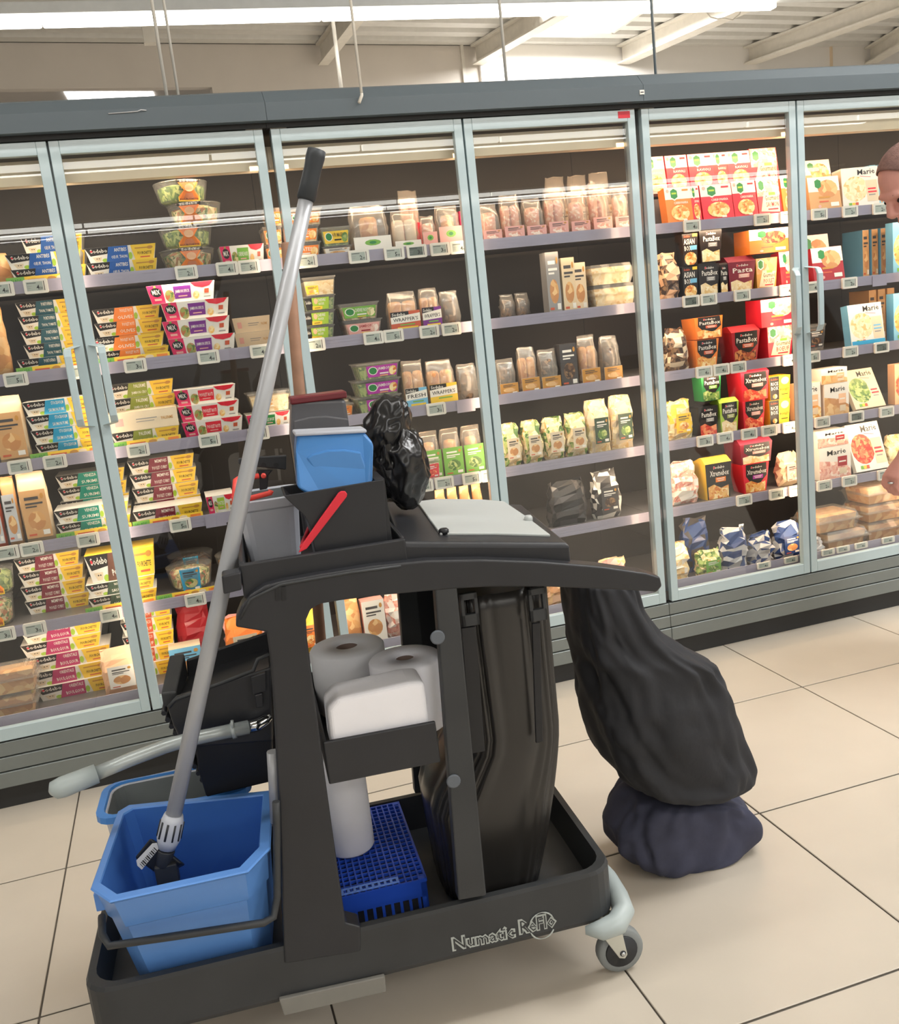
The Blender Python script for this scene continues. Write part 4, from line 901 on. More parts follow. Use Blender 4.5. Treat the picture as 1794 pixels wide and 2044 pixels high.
def relax(items, passes=14):
    bpy.context.view_layer.update()
    BB = []
    for it in items:
        o = it[0]; lo = Vector((9, 9, 9)); hi = -lo
        for c in [o] + list(o.children):
            mw = Matrix.LocRotScale(o.location, o.rotation_euler, None)
            for k in c.bound_box:
                q = mw @ Vector(k)
                for i in range(3): lo[i] = min(lo[i], q[i]); hi[i] = max(hi[i], q[i])
        BB.append([lo, hi])
    order = list(range(len(items)))
    def move(i, ax, d): items[i][0].location[ax] += d; BB[i][0][ax] += d; BB[i][1][ax] += d
    for _ in range(passes):
        moved = False
        for a in order:
            for b in order[a + 1:]:
                if items[a][3] != items[b][3]: continue
                pen = [min(BB[a][1][i], BB[b][1][i]) - max(BB[a][0][i], BB[b][0][i]) for i in range(3)]
                if min(pen) <= 1e-5: continue
                moved = True
                ca = [(BB[k][0] + BB[k][1]) / 2 for k in (a, b)]
                if pen[2] < 0.035 and abs(BB[a][0].z - BB[b][0].z) > 0.015: 
                    up = a if BB[a][0].z > BB[b][0].z else b; move(up, 2, pen[2] + 0.0004)
                elif pen[0] <= pen[1]:
                    s = 1 if ca[0].x > ca[1].x else -1; move(a, 0, s * (pen[0] / 2 + 0.0004)); move(b, 0, -s * (pen[0] / 2 + 0.0004))
                else:
                    back = a if ca[0].y > ca[1].y else b; move(back, 1, pen[1] + 0.0005)
        if not moved: break
    for i, it in enumerate(items):
        lim = 0.556 - BB[i][1].y
        if lim < 0: move(i, 1, lim)
    for i in sorted(order, key=lambda k: BB[k][0].z):            # let everything settle on what is below it
        if 'upper row' in items[i][1] or 'standing set back' in items[i][1]: continue
        sh = items[i][3]; sup = SH[sh] - (0.0078 if sh < 5 else 0.0068)
        for j in order:
            if j == i or items[j][3] != sh or BB[j][1].z > BB[i][0].z + 0.004: continue
            if all(min(BB[i][1][k], BB[j][1][k]) - max(BB[i][0][k], BB[j][0][k]) > 0.004 for k in (0, 1)): sup = max(sup, BB[j][1].z + 0.0003)
        if BB[i][0].z > sup + 0.0006: move(i, 2, sup - BB[i][0].z)
relax(ITEMS)
ITEMS = [(i[0], i[1], i[2], i[3], i[0].location.x, i[0].location.z, i[0].location.y) for i in ITEMS]
label_items(ITEMS)

# ---- printed edge strips on the shelf rails of the salad section -----------------------------
def strip(sh, xl, xr, k):
    z = SH[sh] - 0.0075; y = 0.1072; xa = xat(xl, y, z); xb = xat(xr, y, z); wd = xb - xa; h = 0.020
    o = MB().use('yellow').box(0, 0, 0, wd, 0.0012, h).build('shelf_strip', None, (xa, y, z))
    mp = lambda u, v, e: (u * wd, -e, v * h)
    link('print', artmesh('print', [R(0, 0, 0.24, 1, 'green'), TX('SALADE', 0.03, 0.25, 0.2, 0.7, 'hexgreen'), R(0.28, 0.35, 0.5, 0.6, 'rust'), EL(0.6, 0.5, 0.06, 0.3, 'gold', 8), EL(0.72, 0.5, 0.06, 0.34, 'cream', 8), R(0.82, 0.3, 0.97, 0.75, 'orange')], mp), o)
    tag(o, 'green and yellow printed edge strip under %s' % k, 'shelf strip', 'printed strips on the shelf edges')
strip(0, 14, 164, 'the leftmost blue cartons on the top shelf')
strip(1, 34, 166, 'the dark teal cartons on the second shelf')
strip(1, 194, 340, 'the orange cartons on the second shelf')
strip(2, 62, 206, 'the cyan cartons on the third shelf')
strip(2, 220, 362, 'the olive cartons on the third shelf')
strip(3, 114, 264, 'the jade cartons on the fourth shelf')
strip(3, 266, 406, 'the maroon carton on the fourth shelf')
strip(4, 172, 312, 'the dark green cartons on the fifth shelf')
strip(4, 314, 440, 'the blue banded bowl on the fifth shelf')

# ---- electronic price tags -------------------------------------------------------------------
TAGME = {}
def tag_meshes(txt, dark):
    if 'case' not in TAGME:
        TAGME['case'] = MB().use(M['tagcase']).loft([[(x, 0.0, z) for x, z in rrect(-0.034, -0.021, 0.034, 0.021, 0.005, 2)], [(x, -0.009, z) for x, z in rrect(-0.034, -0.021, 0.034, 0.021, 0.005, 2)]]).mesh('price_tag')
    key = (txt, dark)
    if key not in TAGME:
        mp = lambda u, v, e: ((u - .5) * 0.046 - 0.003, -0.009 - e, (v - .5) * 0.027)
        ink = 'ink'
        TAGME[key] = artmesh('screen', [R(0, 0, 1, 1, 'tagdark' if dark else 'tagscreen'), R(0.04, 0.82, 0.6, 0.88, ink), R(0.04, 0.5, 0.3, 0.54, 'grey'), R(0.04, 0.3, 0.26, 0.34, 'grey'), TX(txt[0], 0.60, 0.12, 0.78, 0.62, ink), TX(txt[1:], 0.80, 0.12, 0.96, 0.4, ink)], mp)
        TAGME['stripe'] = MB().use(M['ink']).box(0.0225, -0.0094, -0.014, 0.0245, -0.0089, 0.014).mesh('stripe')
    return TAGME['case'], TAGME[key], TAGME['stripe']
TAGS = {0: [4, 72, 372, 454, 496, 612, 716, 786, 831, 878, 916, 1380, 1520, 1572, 1634, 1695, 1755], 1: [32, 158, 270, 416, 520, 628, 746, 784, 856, 900, 1378, 1413, 1480, 1570, 1622, 1694], 2: [40, 110, 276, 418, 516, 870, 1404, 1438, 1472, 1576, 1620, 1696, 1758],
    3: [15, 64, 176, 360, 845, 886, 944, 974, 1406, 1446, 1494, 1534, 1576, 1640, 1708, 1768], 4: [8, 70, 222, 390, 1484, 1549, 1588, 1644, 1694, 1764]}
PR = ['449', '500', '515', '420', '320', '249', '233', '395', '299', '410']
cnt = {}
for sh, xs in TAGS.items():
    for i, px in enumerate(xs):
        zc = SH[sh] - 0.019; x = xat(px, 0.095, zc); door = min(5, max(0, int(math.floor(x / DW)) + 1))
        cnt.setdefault((sh, door), []).append((x, zc, i))
for (sh, door), lst in cnt.items():
    lst.sort(); lx = [q_[0] for q_ in lst]
    for _ in range(8):
        for k in range(len(lx) - 1):
            g_ = 0.0688 - (lx[k + 1] - lx[k])
            if g_ > 0: lx[k] -= g_ / 2; lx[k + 1] += g_ / 2
    for k, (x, zc, i) in enumerate(lst):
        x = lx[k]
        c, s, st = tag_meshes(PR[(i * 3 + sh) % len(PR)], (i * 7 + sh * 3) % 17 == 5)
        o = link('price_tag', c, None, (x, 0.0968, zc)); link('screen', s, o); link('stripe', st, o)
        pos = '' if len(lst) == 1 else ', %s from left' % ordinal(k)
        tag(o, 'white electronic price tag on the %s rail%s, %s door' % (SHNAME[sh].replace(' shelf', '-shelf'), pos, DOORNAME[door]), 'price tag', 'electronic price tags on the shelf rails')
for k, px in enumerate((1524, 1578, 1652, 1682, 1718, 1772)):
    x = xat(px, 0.05, 0.272); o = link('price_tag', TAGME['case'], None, (x, 0.0515, 0.267 + 0.01)); o.scale = (0.9, 0.6, 0.6)
    link('screen', TAGME[list(k_ for k_ in TAGME if isinstance(k_, tuple))[k % 4]], o)
    tag(o, 'small pale price tag on the bottom deck rail, %s from left' % ordinal(k), 'price tag', 'price tags on the bottom deck rail')
for nm, px, sh in (('on the third shelf of the third door', 930, 2), ('on the fourth shelf beside the grey pail', 430, 3), ('on the second shelf of the sixth door', 1756, 1)):
    x = xat(px, 0.093, SH[sh] - 0.02); o = MB().use(M['rail']).box(-0.033, -0.002, -0.02, 0.033, 0, 0.02).build('label_holder', None, (x, 0.0968, SH[sh] - 0.024)); tag(o, 'empty clear lilac label holder ' + nm, 'label holder', 'empty label holders')

# ================================================================== CLEANING CART
CROT = -math.atan(0.07)
CART_M = Matrix.Translation((0.24, -1.434, 0)) @ Matrix.Rotation(CROT, 4, 'Z')
CART_I = CART_M.inverted()
_co = CART_I @ CAMLOC
def cray(px, py): return CART_I.to_3x3() @ ray(px, py)
def cl(px, py, off):                 # pixel -> cart-local point on the plane y = off
    d = cray(px, py); return _co + d * ((off - _co.y) / d.y)
def clz(px, py, Z):
    d = cray(px, py); return _co + d * ((Z - _co.z) / d.z)
def cpl(px, py, p0, n):
    d = cray(px, py); return _co + d * ((p0 - _co).dot(n) / d.dot(n))
def cpoly(pts, off): return [(q.x, q.z) for q in (cl(a, b_, off) for a, b_ in pts)]
def cbuild(mb, name, base=(0, 0, 0), parent=None, pbase=None, bevel=0.0, seg=2):
    """mb holds cart-local coordinates; the object's origin goes to base (cart-local)"""
    mb.v = [(x - base[0], y - base[1], z - base[2]) for x, y, z in mb.v]
    if parent: return mb.build(name, parent, Vector(base) - Vector(pbase), bevel, seg)
    return mb.build(name, None, CART_M @ Vector(base), bevel, seg, (0, 0, CROT))
def croot(name, base): return empty(name, CART_M @ Vector(base), (0, 0, CROT))
def ring_xy(pts, z): return [(x, y, z) for x, y in pts]
def scale_ring(pts, k, c=None, ky=None):
    if c is None: c = (sum(p[0] for p in pts) / len(pts), sum(p[1] for p in pts) / len(pts))
    ky = k if ky is None else ky
    return [(c[0] + (x - c[0]) * k, c[1] + (y - c[1]) * ky) for x, y in pts]

def add_cart():
    K = croot('cleaning_cart', (0, 0, 0)); B0 = (0, 0, 0)
    tag(K, 'black plastic janitorial cleaning cart loaded with buckets, rolls and a bin liner', 'cleaning cart')
    def part(mb, name, bevel=0.003, seg=2, parent=None): return cbuild(mb, name, B0, parent or K, B0, bevel, seg)
    # base tray
    oR = rrect(-0.350, 0.0, 0.672, 0.47, 0.055, 5)
    b = MB().use(M['cartgrey'])
    b.loft([ring_xy(scale_ring(oR, 0.97), 0.138), ring_xy(oR, 0.150), ring_xy(oR, 0.246), ring_xy(scale_ring(oR, 0.992), 0.254), ring_xy(scale_ring(oR, 0.965, None, 0.93), 0.254), ring_xy(scale_ring(oR, 0.955, None, 0.90), 0.172)], True, True)
    part(b, 'base_tray', 0)
    # side frames: rail with a curled left end and the wide left post, then a handle end on the right
    fr = [(470, 1252), (473, 1232), (482, 1210), (500, 1187), (528, 1169), (562, 1160), (640, 1146), (740, 1130), (850, 1119), (960, 1117), (1080, 1121), (1200, 1131), (1290, 1144), (1318, 1152), (1322, 1170), (1312, 1182), (1240, 1178),
        (1100, 1172), (980, 1172), (905, 1176), (850, 1181), (760, 1189), (680, 1199), (640, 1206), (620, 1217), (611, 1238), (613, 1275), (628, 1390), (646, 1530), (668, 1690), (690, 1842), (720, 1850), (720, 1900), (568, 1925), (563, 1800), (556, 1600), (548, 1430), (540, 1320), (532, 1262)]
    part(MB().use(M['cartblack']).prism(cpoly(fr, -0.004), -0.004, 0.040), 'side_frame', 0.004, 3)
    fr2 = [(x, z) for x, z in cpoly(fr, -0.004) if x < 0.66]
    part(MB().use(M['cartblack']).prism(fr2, 0.432, 0.474), 'side_frame', 0.004, 3)
    p = [cl(478, 1236, -0.006), cl(500, 1196, -0.006), cl(560, 1167, -0.006), cl(700, 1143, -0.006), cl(800, 1130, -0.006)]
    part(MB().use(M['cartgrey']).tube(p, 0.0028, 6), 'edge_bead', 0)
    b = MB().use(M['deepblack'])
    for x0 in (549, 562): b.prism(cpoly([(x0, 1172), (x0 + 8, 1171), (x0 + 9, 1198), (x0 + 1, 1200)], -0.0065), -0.0065, -0.003)
    part(b, 'latch_slots', 0)
    for off0, off1 in ((-0.002, 0.026), (0.444, 0.470)):
        po = part(MB().use(M['cartgrey']).prism(cpoly([(868, 1172), (912, 1172), (971, 1788), (915, 1798)], -0.002), off0, off1), 'middle_post')
        if off0 < 0:
            for cxp, cyp in ((873, 1272), (905, 1559)):
                q = cl(cxp, cyp, -0.003)
                part(MB().use(M['cap']).lathe([(0.0135, 0), (0.0135, -0.003), (0.011, -0.004)], 18, (q.x, -0.002, q.z), axis='Y'), 'round_cap', 0, parent=po)
    # hangers with windows that carry the liner
    for xa, xb, ya in ((916, 950, 1186), (1052, 1086, 1176)):
        A = [cl(x, y, 0.045) for x, y in ((xa, ya), (xb, ya - 4), (xb + 2, ya + 62), (xa + 2, ya + 66))]
        b = MB().use(M['cartgrey'])
        x0, x1, z1, z0 = A[0].x, A[1].x, A[0].z, A[3].z; wz = (z1 - z0)
        for r_ in ((x0, x0 + .007, z0, z1), (x1 - .007, x1, z0, z1), (x0, x1, z0, z0 + wz * .36), (x0, x1, z1 - wz * .2, z1)): b.box(r_[0], 0.040, r_[2], r_[1], 0.050, r_[3])
        part(b, 'liner_hanger', 0.001, 1)
    # storage shelf box in the left bay
    dp = cpoly([(644, 1482), (869, 1440), (880, 1522), (657, 1567)], 0.006)
    b = MB().use(M['cartblack']).prism(dp, 0.006, 0.014)
    x0, x1, z0 = dp[3][0], dp[2][0], dp[3][1]
    b.box(x0, 0.014, z0, x1, 0.42, z0 + 0.008); b.box(x0, 0.014, z0, x0 + 0.008, 0.42, z0 + 0.07); b.box(x1 - 0.008, 0.014, z0, x1, 0.42, z0 + 0.0084); b.box(x0, 0.412, z0, x1, 0.42, z0 + 0.07)
    part(b, 'shelf_box', 0.003); SHZ = z0 + 0.0086; SX = (x0, x1)
    # top tray
    a = cl(476, 1124, 0.02); c = cl(796, 1080, 0.02); bt = 0.922
    tx0, tx1, tz = a.x, c.x + 0.012, (a.z + c.z) / 2
    b = MB().use(M['cartblack'])
    b.box(tx0, 0.018, bt, tx1, 0.030, tz); b.box(tx0, 0.42, bt, tx1, 0.432, tz + 0.004); b.box(tx0, 0.030, bt, tx0 + 0.010, 0.42, tz + 0.002); b.box(tx1 - 0.008, 0.030, bt, tx1, 0.42, tz + 0.002); b.box(tx0 + 0.010, 0.030, bt, tx1 - 0.008, 0.42, bt + 0.010)
    part(b, 'top_tray', 0.003); TF = bt + 0.010
    cp = cpoly([(442, 1150), (481, 1142), (483, 1178), (446, 1187)], 0.0)
    part(MB().use(M['cartblack']).prism(cp, 0.0, 0.040), 'pole_clip', 0.003)
    # lid over the liner
    FL, FR, BR, BL = cl(797, 1082, 0.022), cl(1136, 1084, 0.022), cl(1042, 1006, 0.42), cl(768, 1000, 0.42)
    n = (FR - FL).cross(BL - FL).normalized()
    q = [FL, FR, BR, BL]
    b = MB().use(M['cartblack'])
    b.loft([[tuple(p_ + Vector((0, 0, -0.040))) for p_ in q], [tuple(p_ + Vector((0, 0, -0.006))) for p_ in q], [tuple(p_ + (sum(q, Vector()) / 4 - p_) * 0.03) for p_ in q]])
    lid = part(b, 'bin_lid', 0.004, 2)
    pl = [cpl(x, y, FL, n) for x, y in ((832, 1004), (872, 999), (960, 1000), (1006, 1004), (1050, 1034), (1098, 1071), (990, 1068), (878, 1068))]
    up = n if n.z > 0 else -n
    part(MB().use(M['lidgrey']).loft([[tuple(p_ - up * 0.001) for p_ in pl], [tuple(p_ + up * 0.004) for p_ in pl]]), 'lid_plate', 0.0015, 2, parent=lid)
    k1 = cpl(1055, 1042, FL, n); part(MB().use(M['lidgrey']).lathe([(0.009, 0), (0.009, 0.01), (0.006, 0.014)], 12, tuple(k1)), 'knob', 0, parent=lid)
    k1 = cpl(886, 1066, FL, n); part(MB().use(M['deepblack']).lathe([(0.010, 0), (0.010, 0.008), (0.007, 0.011)], 12, tuple(k1)), 'knob', 0, parent=lid)
    LIDZ = BL.z
    # black bin liner hanging below the lid
    x0 = 0.424; x1 = cl(1112, 1420, 0.14).x; rn = random.Random(3); N = 200
    fa = [(2 * math.pi * (k + rn.uniform(-.3, .3)) / 26, rn.uniform(0.5, 1.0), rn.uniform(-0.5, 0.5), rn.uniform(0.035, 0.075)) for k in range(26)]     # creases: angle, depth, drift, width
    zt = cl(1000, 1175, 0.06).z; rings = []
    for k in range(21):
        t = k / 20; z = zt - 0.01 - t * (zt - 0.01 - 0.176)
        bl = 0.088 * min(1, max(0, (t - 0.48) / 0.20)); lo_ = max(0, t - 0.45) / 0.55
        xl_, xr_ = x0 - bl + 0.012 * lo_ ** 2, x1 - 0.065 * lo_ ** 1.5; cx = (xl_ + xr_) / 2; hw = (xr_ - xl_) / 2; hd = 0.160 * (1 - 0.30 * lo_ ** 1.5); ring = []
        for i in range(N):
            a = 2 * math.pi * i / N; ca, sa = math.cos(a), math.sin(a); ex = 0.5
            px_ = math.copysign(abs(ca) ** ex, ca); py_ = math.copysign(abs(sa) ** ex, sa); f = 1.0
            for (a0, dp, dr, wd) in fa:
                d_ = abs((a - a0 - dr * 0.5 * (t - 0.3) + math.pi) % (2 * math.pi) - math.pi)
                if d_ < wd * 2: f -= 0.085 * dp * (1 - d_ / (wd * 2)) * (1 - 0.65 * t)
            ring.append((cx + px_ * hw * f, 0.225 + py_ * hd * f, z))
        rings.append(ring)
    rings.append([(0.55 * (p_[0] - cx) + cx, 0.55 * (p_[1] - 0.225) + 0.225, 0.174) for p_ in rings[-1]])
    part(MB().use(M['binliner']).loft(rings[::-1], True, True, True), 'bin_liner', 0)
    b = MB().use(M['deepblack']).prism(cpoly([(921, 1254), (950, 1250), (968, 1500), (940, 1505)], 0.046), 0.046, 0.052); part(b, 'liner_slot_strip', 0.001, 1)  # raised black strips painting in the darkness of slots by the liner
    b = MB().use(M['deepblack']).prism(cpoly([(1062, 1245), (1078, 1243), (1084, 1480), (1070, 1484)], 0.046), 0.046, 0.052); part(b, 'liner_slot_strip', 0.001, 1)
    # bucket holder hoop at the left
    hp = [cl(203, 1830, 0.04), cl(204, 1866, -0.02), cl(218, 1888, -0.043), cl(380, 1864, -0.046), cl(526, 1842, -0.043), cl(546, 1830, -0.034), cl(553, 1790, -0.022), cl(552, 1640, -0.022), cl(551, 1600, -0.022)]
    part(MB().use(M['cartgrey']).tube(hp, 0.007, 8), 'bucket_hoop', 0)
    hp = [cl(545, 1500, 0.06), cl(549, 1570, 0.06), cl(552, 1640, 0.06)]
    part(MB().use(M['alu']).tube(hp, 0.012, 10), 'hoop_upright', 0)
    part(MB().use(M['deepblack']).prism(cpoly([(800, 1180), (872, 1176), (905, 1420), (840, 1430)], 0.445), 0.445, 0.470), 'rear_panel', 0.003)
    # pale skirt plate under the wide post
    part(MB().use(M['skirt']).prism(cpoly([(557, 1996), (768, 1949), (771, 1980), (567, 2028)], -0.010), -0.010, 0.0), 'skirt_plate', 0.002)
    # castors
    wm = None
    for i, (wx, wy) in enumerate(((0.672, 0.030), (0.640, 0.425), (-0.29, 0.03), (-0.29, 0.425))):
        b = MB().use(M['zinc'])
        for sy in (-0.020, 0.017): b.prism([(wx - 0.004, 0.040), (wx + 0.008, 0.036), (wx + 0.014, 0.044), (wx + 0.004, 0.115), (wx - 0.045, 0.115)], wy + sy, wy + sy + 0.003)
        b.box(wx - 0.048, wy - 0.021, 0.112, wx + 0.012, wy + 0.021, 0.118); b.lathe([(0.014, 0.118), (0.014, 0.138)], 12, (wx - 0.02, wy, 0))
        cs = part(b, 'castor_fork', 0.001, 1)
        part(MB().use(M['rubber']).lathe([(0.034, -0.013), (0.046, -0.013), (0.0495, -0.008), (0.0495, 0.008), (0.046, 0.013), (0.034, 0.013)], 28, (wx + 0.004, wy, 0.0497), axis='Y'), 'wheel', 0, parent=cs)
        part(MB().use(M['hub']).lathe([(0.035, -0.0135), (0.033, -0.016), (0.008, -0.015), (0.006, -0.022), (0.001, -0.022)], 24, (wx + 0.004, wy, 0.0497), axis='Y'), 'wheel_hub', 0, parent=cs)
        part(MB().use(M['chrome']).lathe([(0.0045, -0.0205), (0.0045, -0.0235), (0.001, -0.024)], 8, (wx + 0.004, wy, 0.0497), axis='Y'), 'axle_bolt', 0, parent=cs)
    # corner bumper
    pth = [(0.595, -0.006, 0.136), (0.625, -0.016, 0.135), (0.66, -0.012, 0.138), (0.685, 0.012, 0.145), (0.690, 0.05, 0.155), (0.690, 0.10, 0.165), (0.688, 0.16, 0.17)]
    part(MB().use(M['bumper']).tube(pth, [0.008, 0.020, 0.023, 0.023, 0.021, 0.019, 0.012], 12), 'corner_bumper', 0)
    # lettering on the base
    def lettering(s, tl, tr, hgt, name):
        A, Bq = cl(tl[0], tl[1], -0.0005), cl(tr[0], tr[1], -0.0005); wd = Bq.x - A.x; h = hgt
        for bold, m, off in ((0.055, 'silverprint', 0.0006), (0.0, 'cartgrey', 0.0012)):
            vs, fs, asp = textmesh(s, bold); b = MB().use(M[m]); pad = 0.004 if bold == 0 else 0
            ids = b.pts([(A.x + pad + (wd - 2 * pad) * x, -0.0005 - off, A.z + (Bq.z - A.z) * x + pad + (h - 2 * pad) * y) for x, y in vs])
            for f in fs: b.face([ids[i] for i in f])
            part(b, name, 0)
    lettering('Numatic', (903, 1900), (1030, 1872), 0.032, 'lettering')
    lettering('ReFlo', (1036, 1868), (1112, 1850), 0.036, 'lettering')
    q = cl(1082, 1848, -0.002)
    b = MB().use(M['silverprint'])
    for a0, a1 in ((20, 165), (200, 330)):
        b.tube([(q.x + 0.026 * math.cos(math.radians(a0 + (a1 - a0) * k / 9)), -0.0015, q.z + 0.029 * math.sin(math.radians(a0 + (a1 - a0) * k / 9))) for k in range(10)], [0.0012 + 0.0006 * math.sin(k) for k in range(10)], 5)
    part(b, 'arrow_emblem', 0)
    return dict(SHZ=SHZ, SX=SX, TF=TF, LIDZ=LIDZ, x0=x0, lid=(FL, n))
CK = add_cart()

def open_pail(name, outer, z0, z1, taper, mats, wall=0.006, rimh=0.03, rimout=0.006, base=None, bands=(), shear=0.0, tapery=None):
    """pail with real walls; outer = rim outline (x, y)"""
    c = (sum(p[0] for p in outer) / len(outer), sum(p[1] for p in outer) / len(outer)); base = (c[0], c[1] + shear, z0)
    def at(z, grow=0.0, sh=shear):
        t = (z - z0) / (z1 - z0); k = taper + (1 - taper) * t; ky = k if tapery is None else tapery + (1 - tapery) * t
        r = [(x, y + sh * (1 - t)) for x, y in scale_ring(outer, k, c, ky)]; w_ = max(p[0] for p in r) - min(p[0] for p in r)
        return scale_ring(r, 1 + 2 * grow / w_)
    out = [ring_xy(at(z0), z0)]
    for zb in bands: out += [ring_xy(at(zb), zb), ring_xy(at(zb, 0.005), zb + 0.004)]
    g = 0.005 if bands else 0
    out += [ring_xy(at(z1 - rimh, g), z1 - rimh), ring_xy(at(z1 - rimh, g + rimout), z1 - rimh + 0.004), ring_xy(at(z1, g + rimout), z1 - 0.002), ring_xy(at(z1, g + rimout * .6), z1), ring_xy(at(z1, -wall + 0.002), z1), ring_xy(at(z1, -wall), z1 - 0.003)]
    b = MB().use(mats[0]).loft(out, True, False)
    root = cbuild(b, name, base)
    ins = [ring_xy(at(z1, -wall), z1 - 0.003), ring_xy(at(z0 + 0.006, -wall), z0 + 0.006)]
    b = MB().use(mats[1]).loft(ins, False, True)
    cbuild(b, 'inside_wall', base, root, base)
    return root, base, at
def add_loads():
    # blue mop bucket in front
    rim = [(q.x, q.y) for q in (clz(x, y, 0.472) for x, y in ((192, 1766), (228, 1790), (484, 1734), (526, 1690), (533, 1582), (300, 1606), (262, 1610), (242, 1622)))]
    root, base, at = open_pail('mop_bucket', rim, 0.174, 0.472, 0.86, (M['bluepail'], M['bluepail_in']), 0.008, 0.012, 0.006, bands=(0.385,), shear=0.10, tapery=0.72)
    tag(root, 'bright blue rectangular mop bucket at the front left of the cart', 'bucket')
    for x, y in ((520, 1718), (200, 1800)):
        q = clz(x, y, 0.42); b = MB().use(M['bluepail']).box(q.x - 0.008, q.y - 0.006, 0.405, q.x + 0.008, q.y + 0.006, 0.44); cbuild(b, 'side_lug', base, root, base, 0.002)
    # grey bucket with a blue rim behind
    c0 = clz(176, 1690, 0.43); c1 = clz(222, 1588, 0.43); c2 = clz(352, 1540, 0.43)
    orr = [(x, y) for x, y in rrect(min(c0.x, c1.x) + 0.012, 0.300, -0.03, 0.455, 0.035, 4)]
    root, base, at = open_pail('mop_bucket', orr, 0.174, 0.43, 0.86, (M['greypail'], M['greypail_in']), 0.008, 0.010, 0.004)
    b = MB().use(M['bluerim']); b.loft([ring_xy(at(0.425, 0.006), 0.418), ring_xy(at(0.43, 0.014), 0.420), ring_xy(at(0.43, 0.014), 0.434), ring_xy(at(0.43, -0.002), 0.436), ring_xy(at(0.43, -0.004), 0.4305)], False, False)
    cbuild(b, 'blue_rim', base, root, base)
    tag(root, 'grey mop bucket with a blue rim behind the blue bucket', 'bucket')
    # wringer press with lever
    base = (-0.12, 0.30, 0.437)
    W_ = croot('mop_wringer', base); tag(W_, 'black mop wringer press with a long grey lever over the grey bucket', 'mop wringer')
    b = MB().use(M['deepblack'])
    pb_ = cpoly([(372, 1470), (333, 1408), (541, 1334), (546, 1560), (412, 1592), (396, 1540), (390, 1500)], 0.24)
    b.prism(pb_, 0.24, 0.40)
    cbuild(b, 'press_body', base, W_, base, 0.004)
    b = MB().use(M['cartblack']); b.prism(cpoly([(335, 1416), (350, 1392), (540, 1332), (545, 1480), (368, 1494), (346, 1450)], 0.225), 0.225, 0.238); cbuild(b, 'front_plate', base, W_, base, 0.004)
    b = MB().use(M['cartgrey']); b.tube([cl(336, 1412, 0.222), cl(350, 1396, 0.222), cl(440, 1364, 0.222), cl(506, 1338, 0.222), cl(514, 1316, 0.222), cl(538, 1306, 0.222)], 0.004, 7); cbuild(b, 'plate_edge', base, W_, base)
    b = MB().use(M['deepblack']); b.prism(cpoly([(372, 1318), (534, 1262), (545, 1300), (546, 1470), (380, 1470)], 0.37), 0.37, 0.38); cbuild(b, 'rear_plate', base, W_, base, 0.003)
    b = MB().use(M['cartgrey']); A = [cl(x, y, 0.25) for x, y in ((321, 1384), (352, 1381))]; D = [cl(x, y, 0.37) for x, y in ((338, 1308), (368, 1304))]
    b.hexa([tuple(A[0] + Vector((0, 0, -.03))), tuple(A[1] + Vector((0, 0, -.03))), tuple(D[1] + Vector((0, 0, -.05))), tuple(D[0] + Vector((0, 0, -.05)))], [tuple(A[0]), tuple(A[1]), tuple(D[1]), tuple(D[0])]); cbuild(b, 'side_plate', base, W_, base, 0.003)
    b = MB().use(M['cartblack'])
    for k in range(13):
        t = k / 12; q = cl(327 + t * 92, 1424 + t * 160, 0.25); b.tube([(q.x, 0.25, q.z), (q.x, 0.34, q.z)], 0.0055, 6)
    cbuild(b, 'ribbed_edge', base, W_, base)
    b = MB().use(M['cartblack']); b.prism(cpoly([(500, 1352), (530, 1342), (532, 1380), (505, 1388)], 0.215), 0.215, 0.225); b.prism(cpoly([(508, 1388), (524, 1384), (526, 1412), (512, 1414)], 0.212), 0.212, 0.225); cbuild(b, 'pivot_bracket', base, W_, base, 0.002)
    lv = [cl(190, 1545, 0.15), cl(260, 1516, 0.16), cl(330, 1490, 0.17), cl(372, 1477, 0.18), cl(430, 1465, 0.19), cl(496, 1451, 0.20)]
    b = MB().use(M['lever']); b.tube(lv, [0.0135, 0.0135, 0.0135, 0.0135, 0.0135, 0.0140], 12); lo = cbuild(b, 'lever', base, W_, base)
    b = MB().use(M['bumper']); b.tube([cl(101, 1583, 0.13), cl(108, 1578, 0.13), cl(125, 1571, 0.132), cl(193, 1544, 0.15)], [0.006, 0.0175, 0.0200, 0.0185], 14); cbuild(b, 'lever_grip', base, lo, base)
    b = MB().use(M['lever']); b.tube([cl(462, 1459, 0.195), cl(470, 1457, 0.195)], 0.0165, 12); b.tube([cl(464, 1458, 0.185), cl(463, 1438, 0.185)], 0.003, 6); cbuild(b, 'lever_collar', base, lo, base)
    b = MB().use(M['chrome']); b.tube([cl(495, 1451, 0.20), cl(514, 1447, 0.205), cl(530, 1437, 0.21), cl(538, 1430, 0.215)], [0.012, 0.0125, 0.011, 0.008], 10); cbuild(b, 'chrome_joint', base, lo, base)
    # flat mop standing in the blue bucket
    Bp = cl(333, 1690, 0.06); Tp = cl(632, 300, 0.10); base = tuple(cl(320, 1740, 0.06))
    Mo = croot('flat_mop', base); tag(Mo, 'grey aluminium mop with black grip standing in the blue bucket', 'mop')
    def along(t): return Bp + (Tp - Bp) * t
    s1 = (cl(345, 1618, 0.062) - Bp).length / (Tp - Bp).length
    b = MB().use(M['alu']).tube([along(s1 * .6), along(0.35), along(0.62), along(0.95)], [0.0145, 0.0150, 0.0142, 0.0128], 14); cbuild(b, 'pole', base, Mo, base)
    b = MB().use(M['grip']).tube([along(0.932), along(0.935), along(0.955), along(0.975), along(0.99), along(1.0)], [0.0140, 0.0165, 0.0158, 0.0150, 0.0165, 0.0158], 14); cbuild(b, 'grip', base, Mo, base)
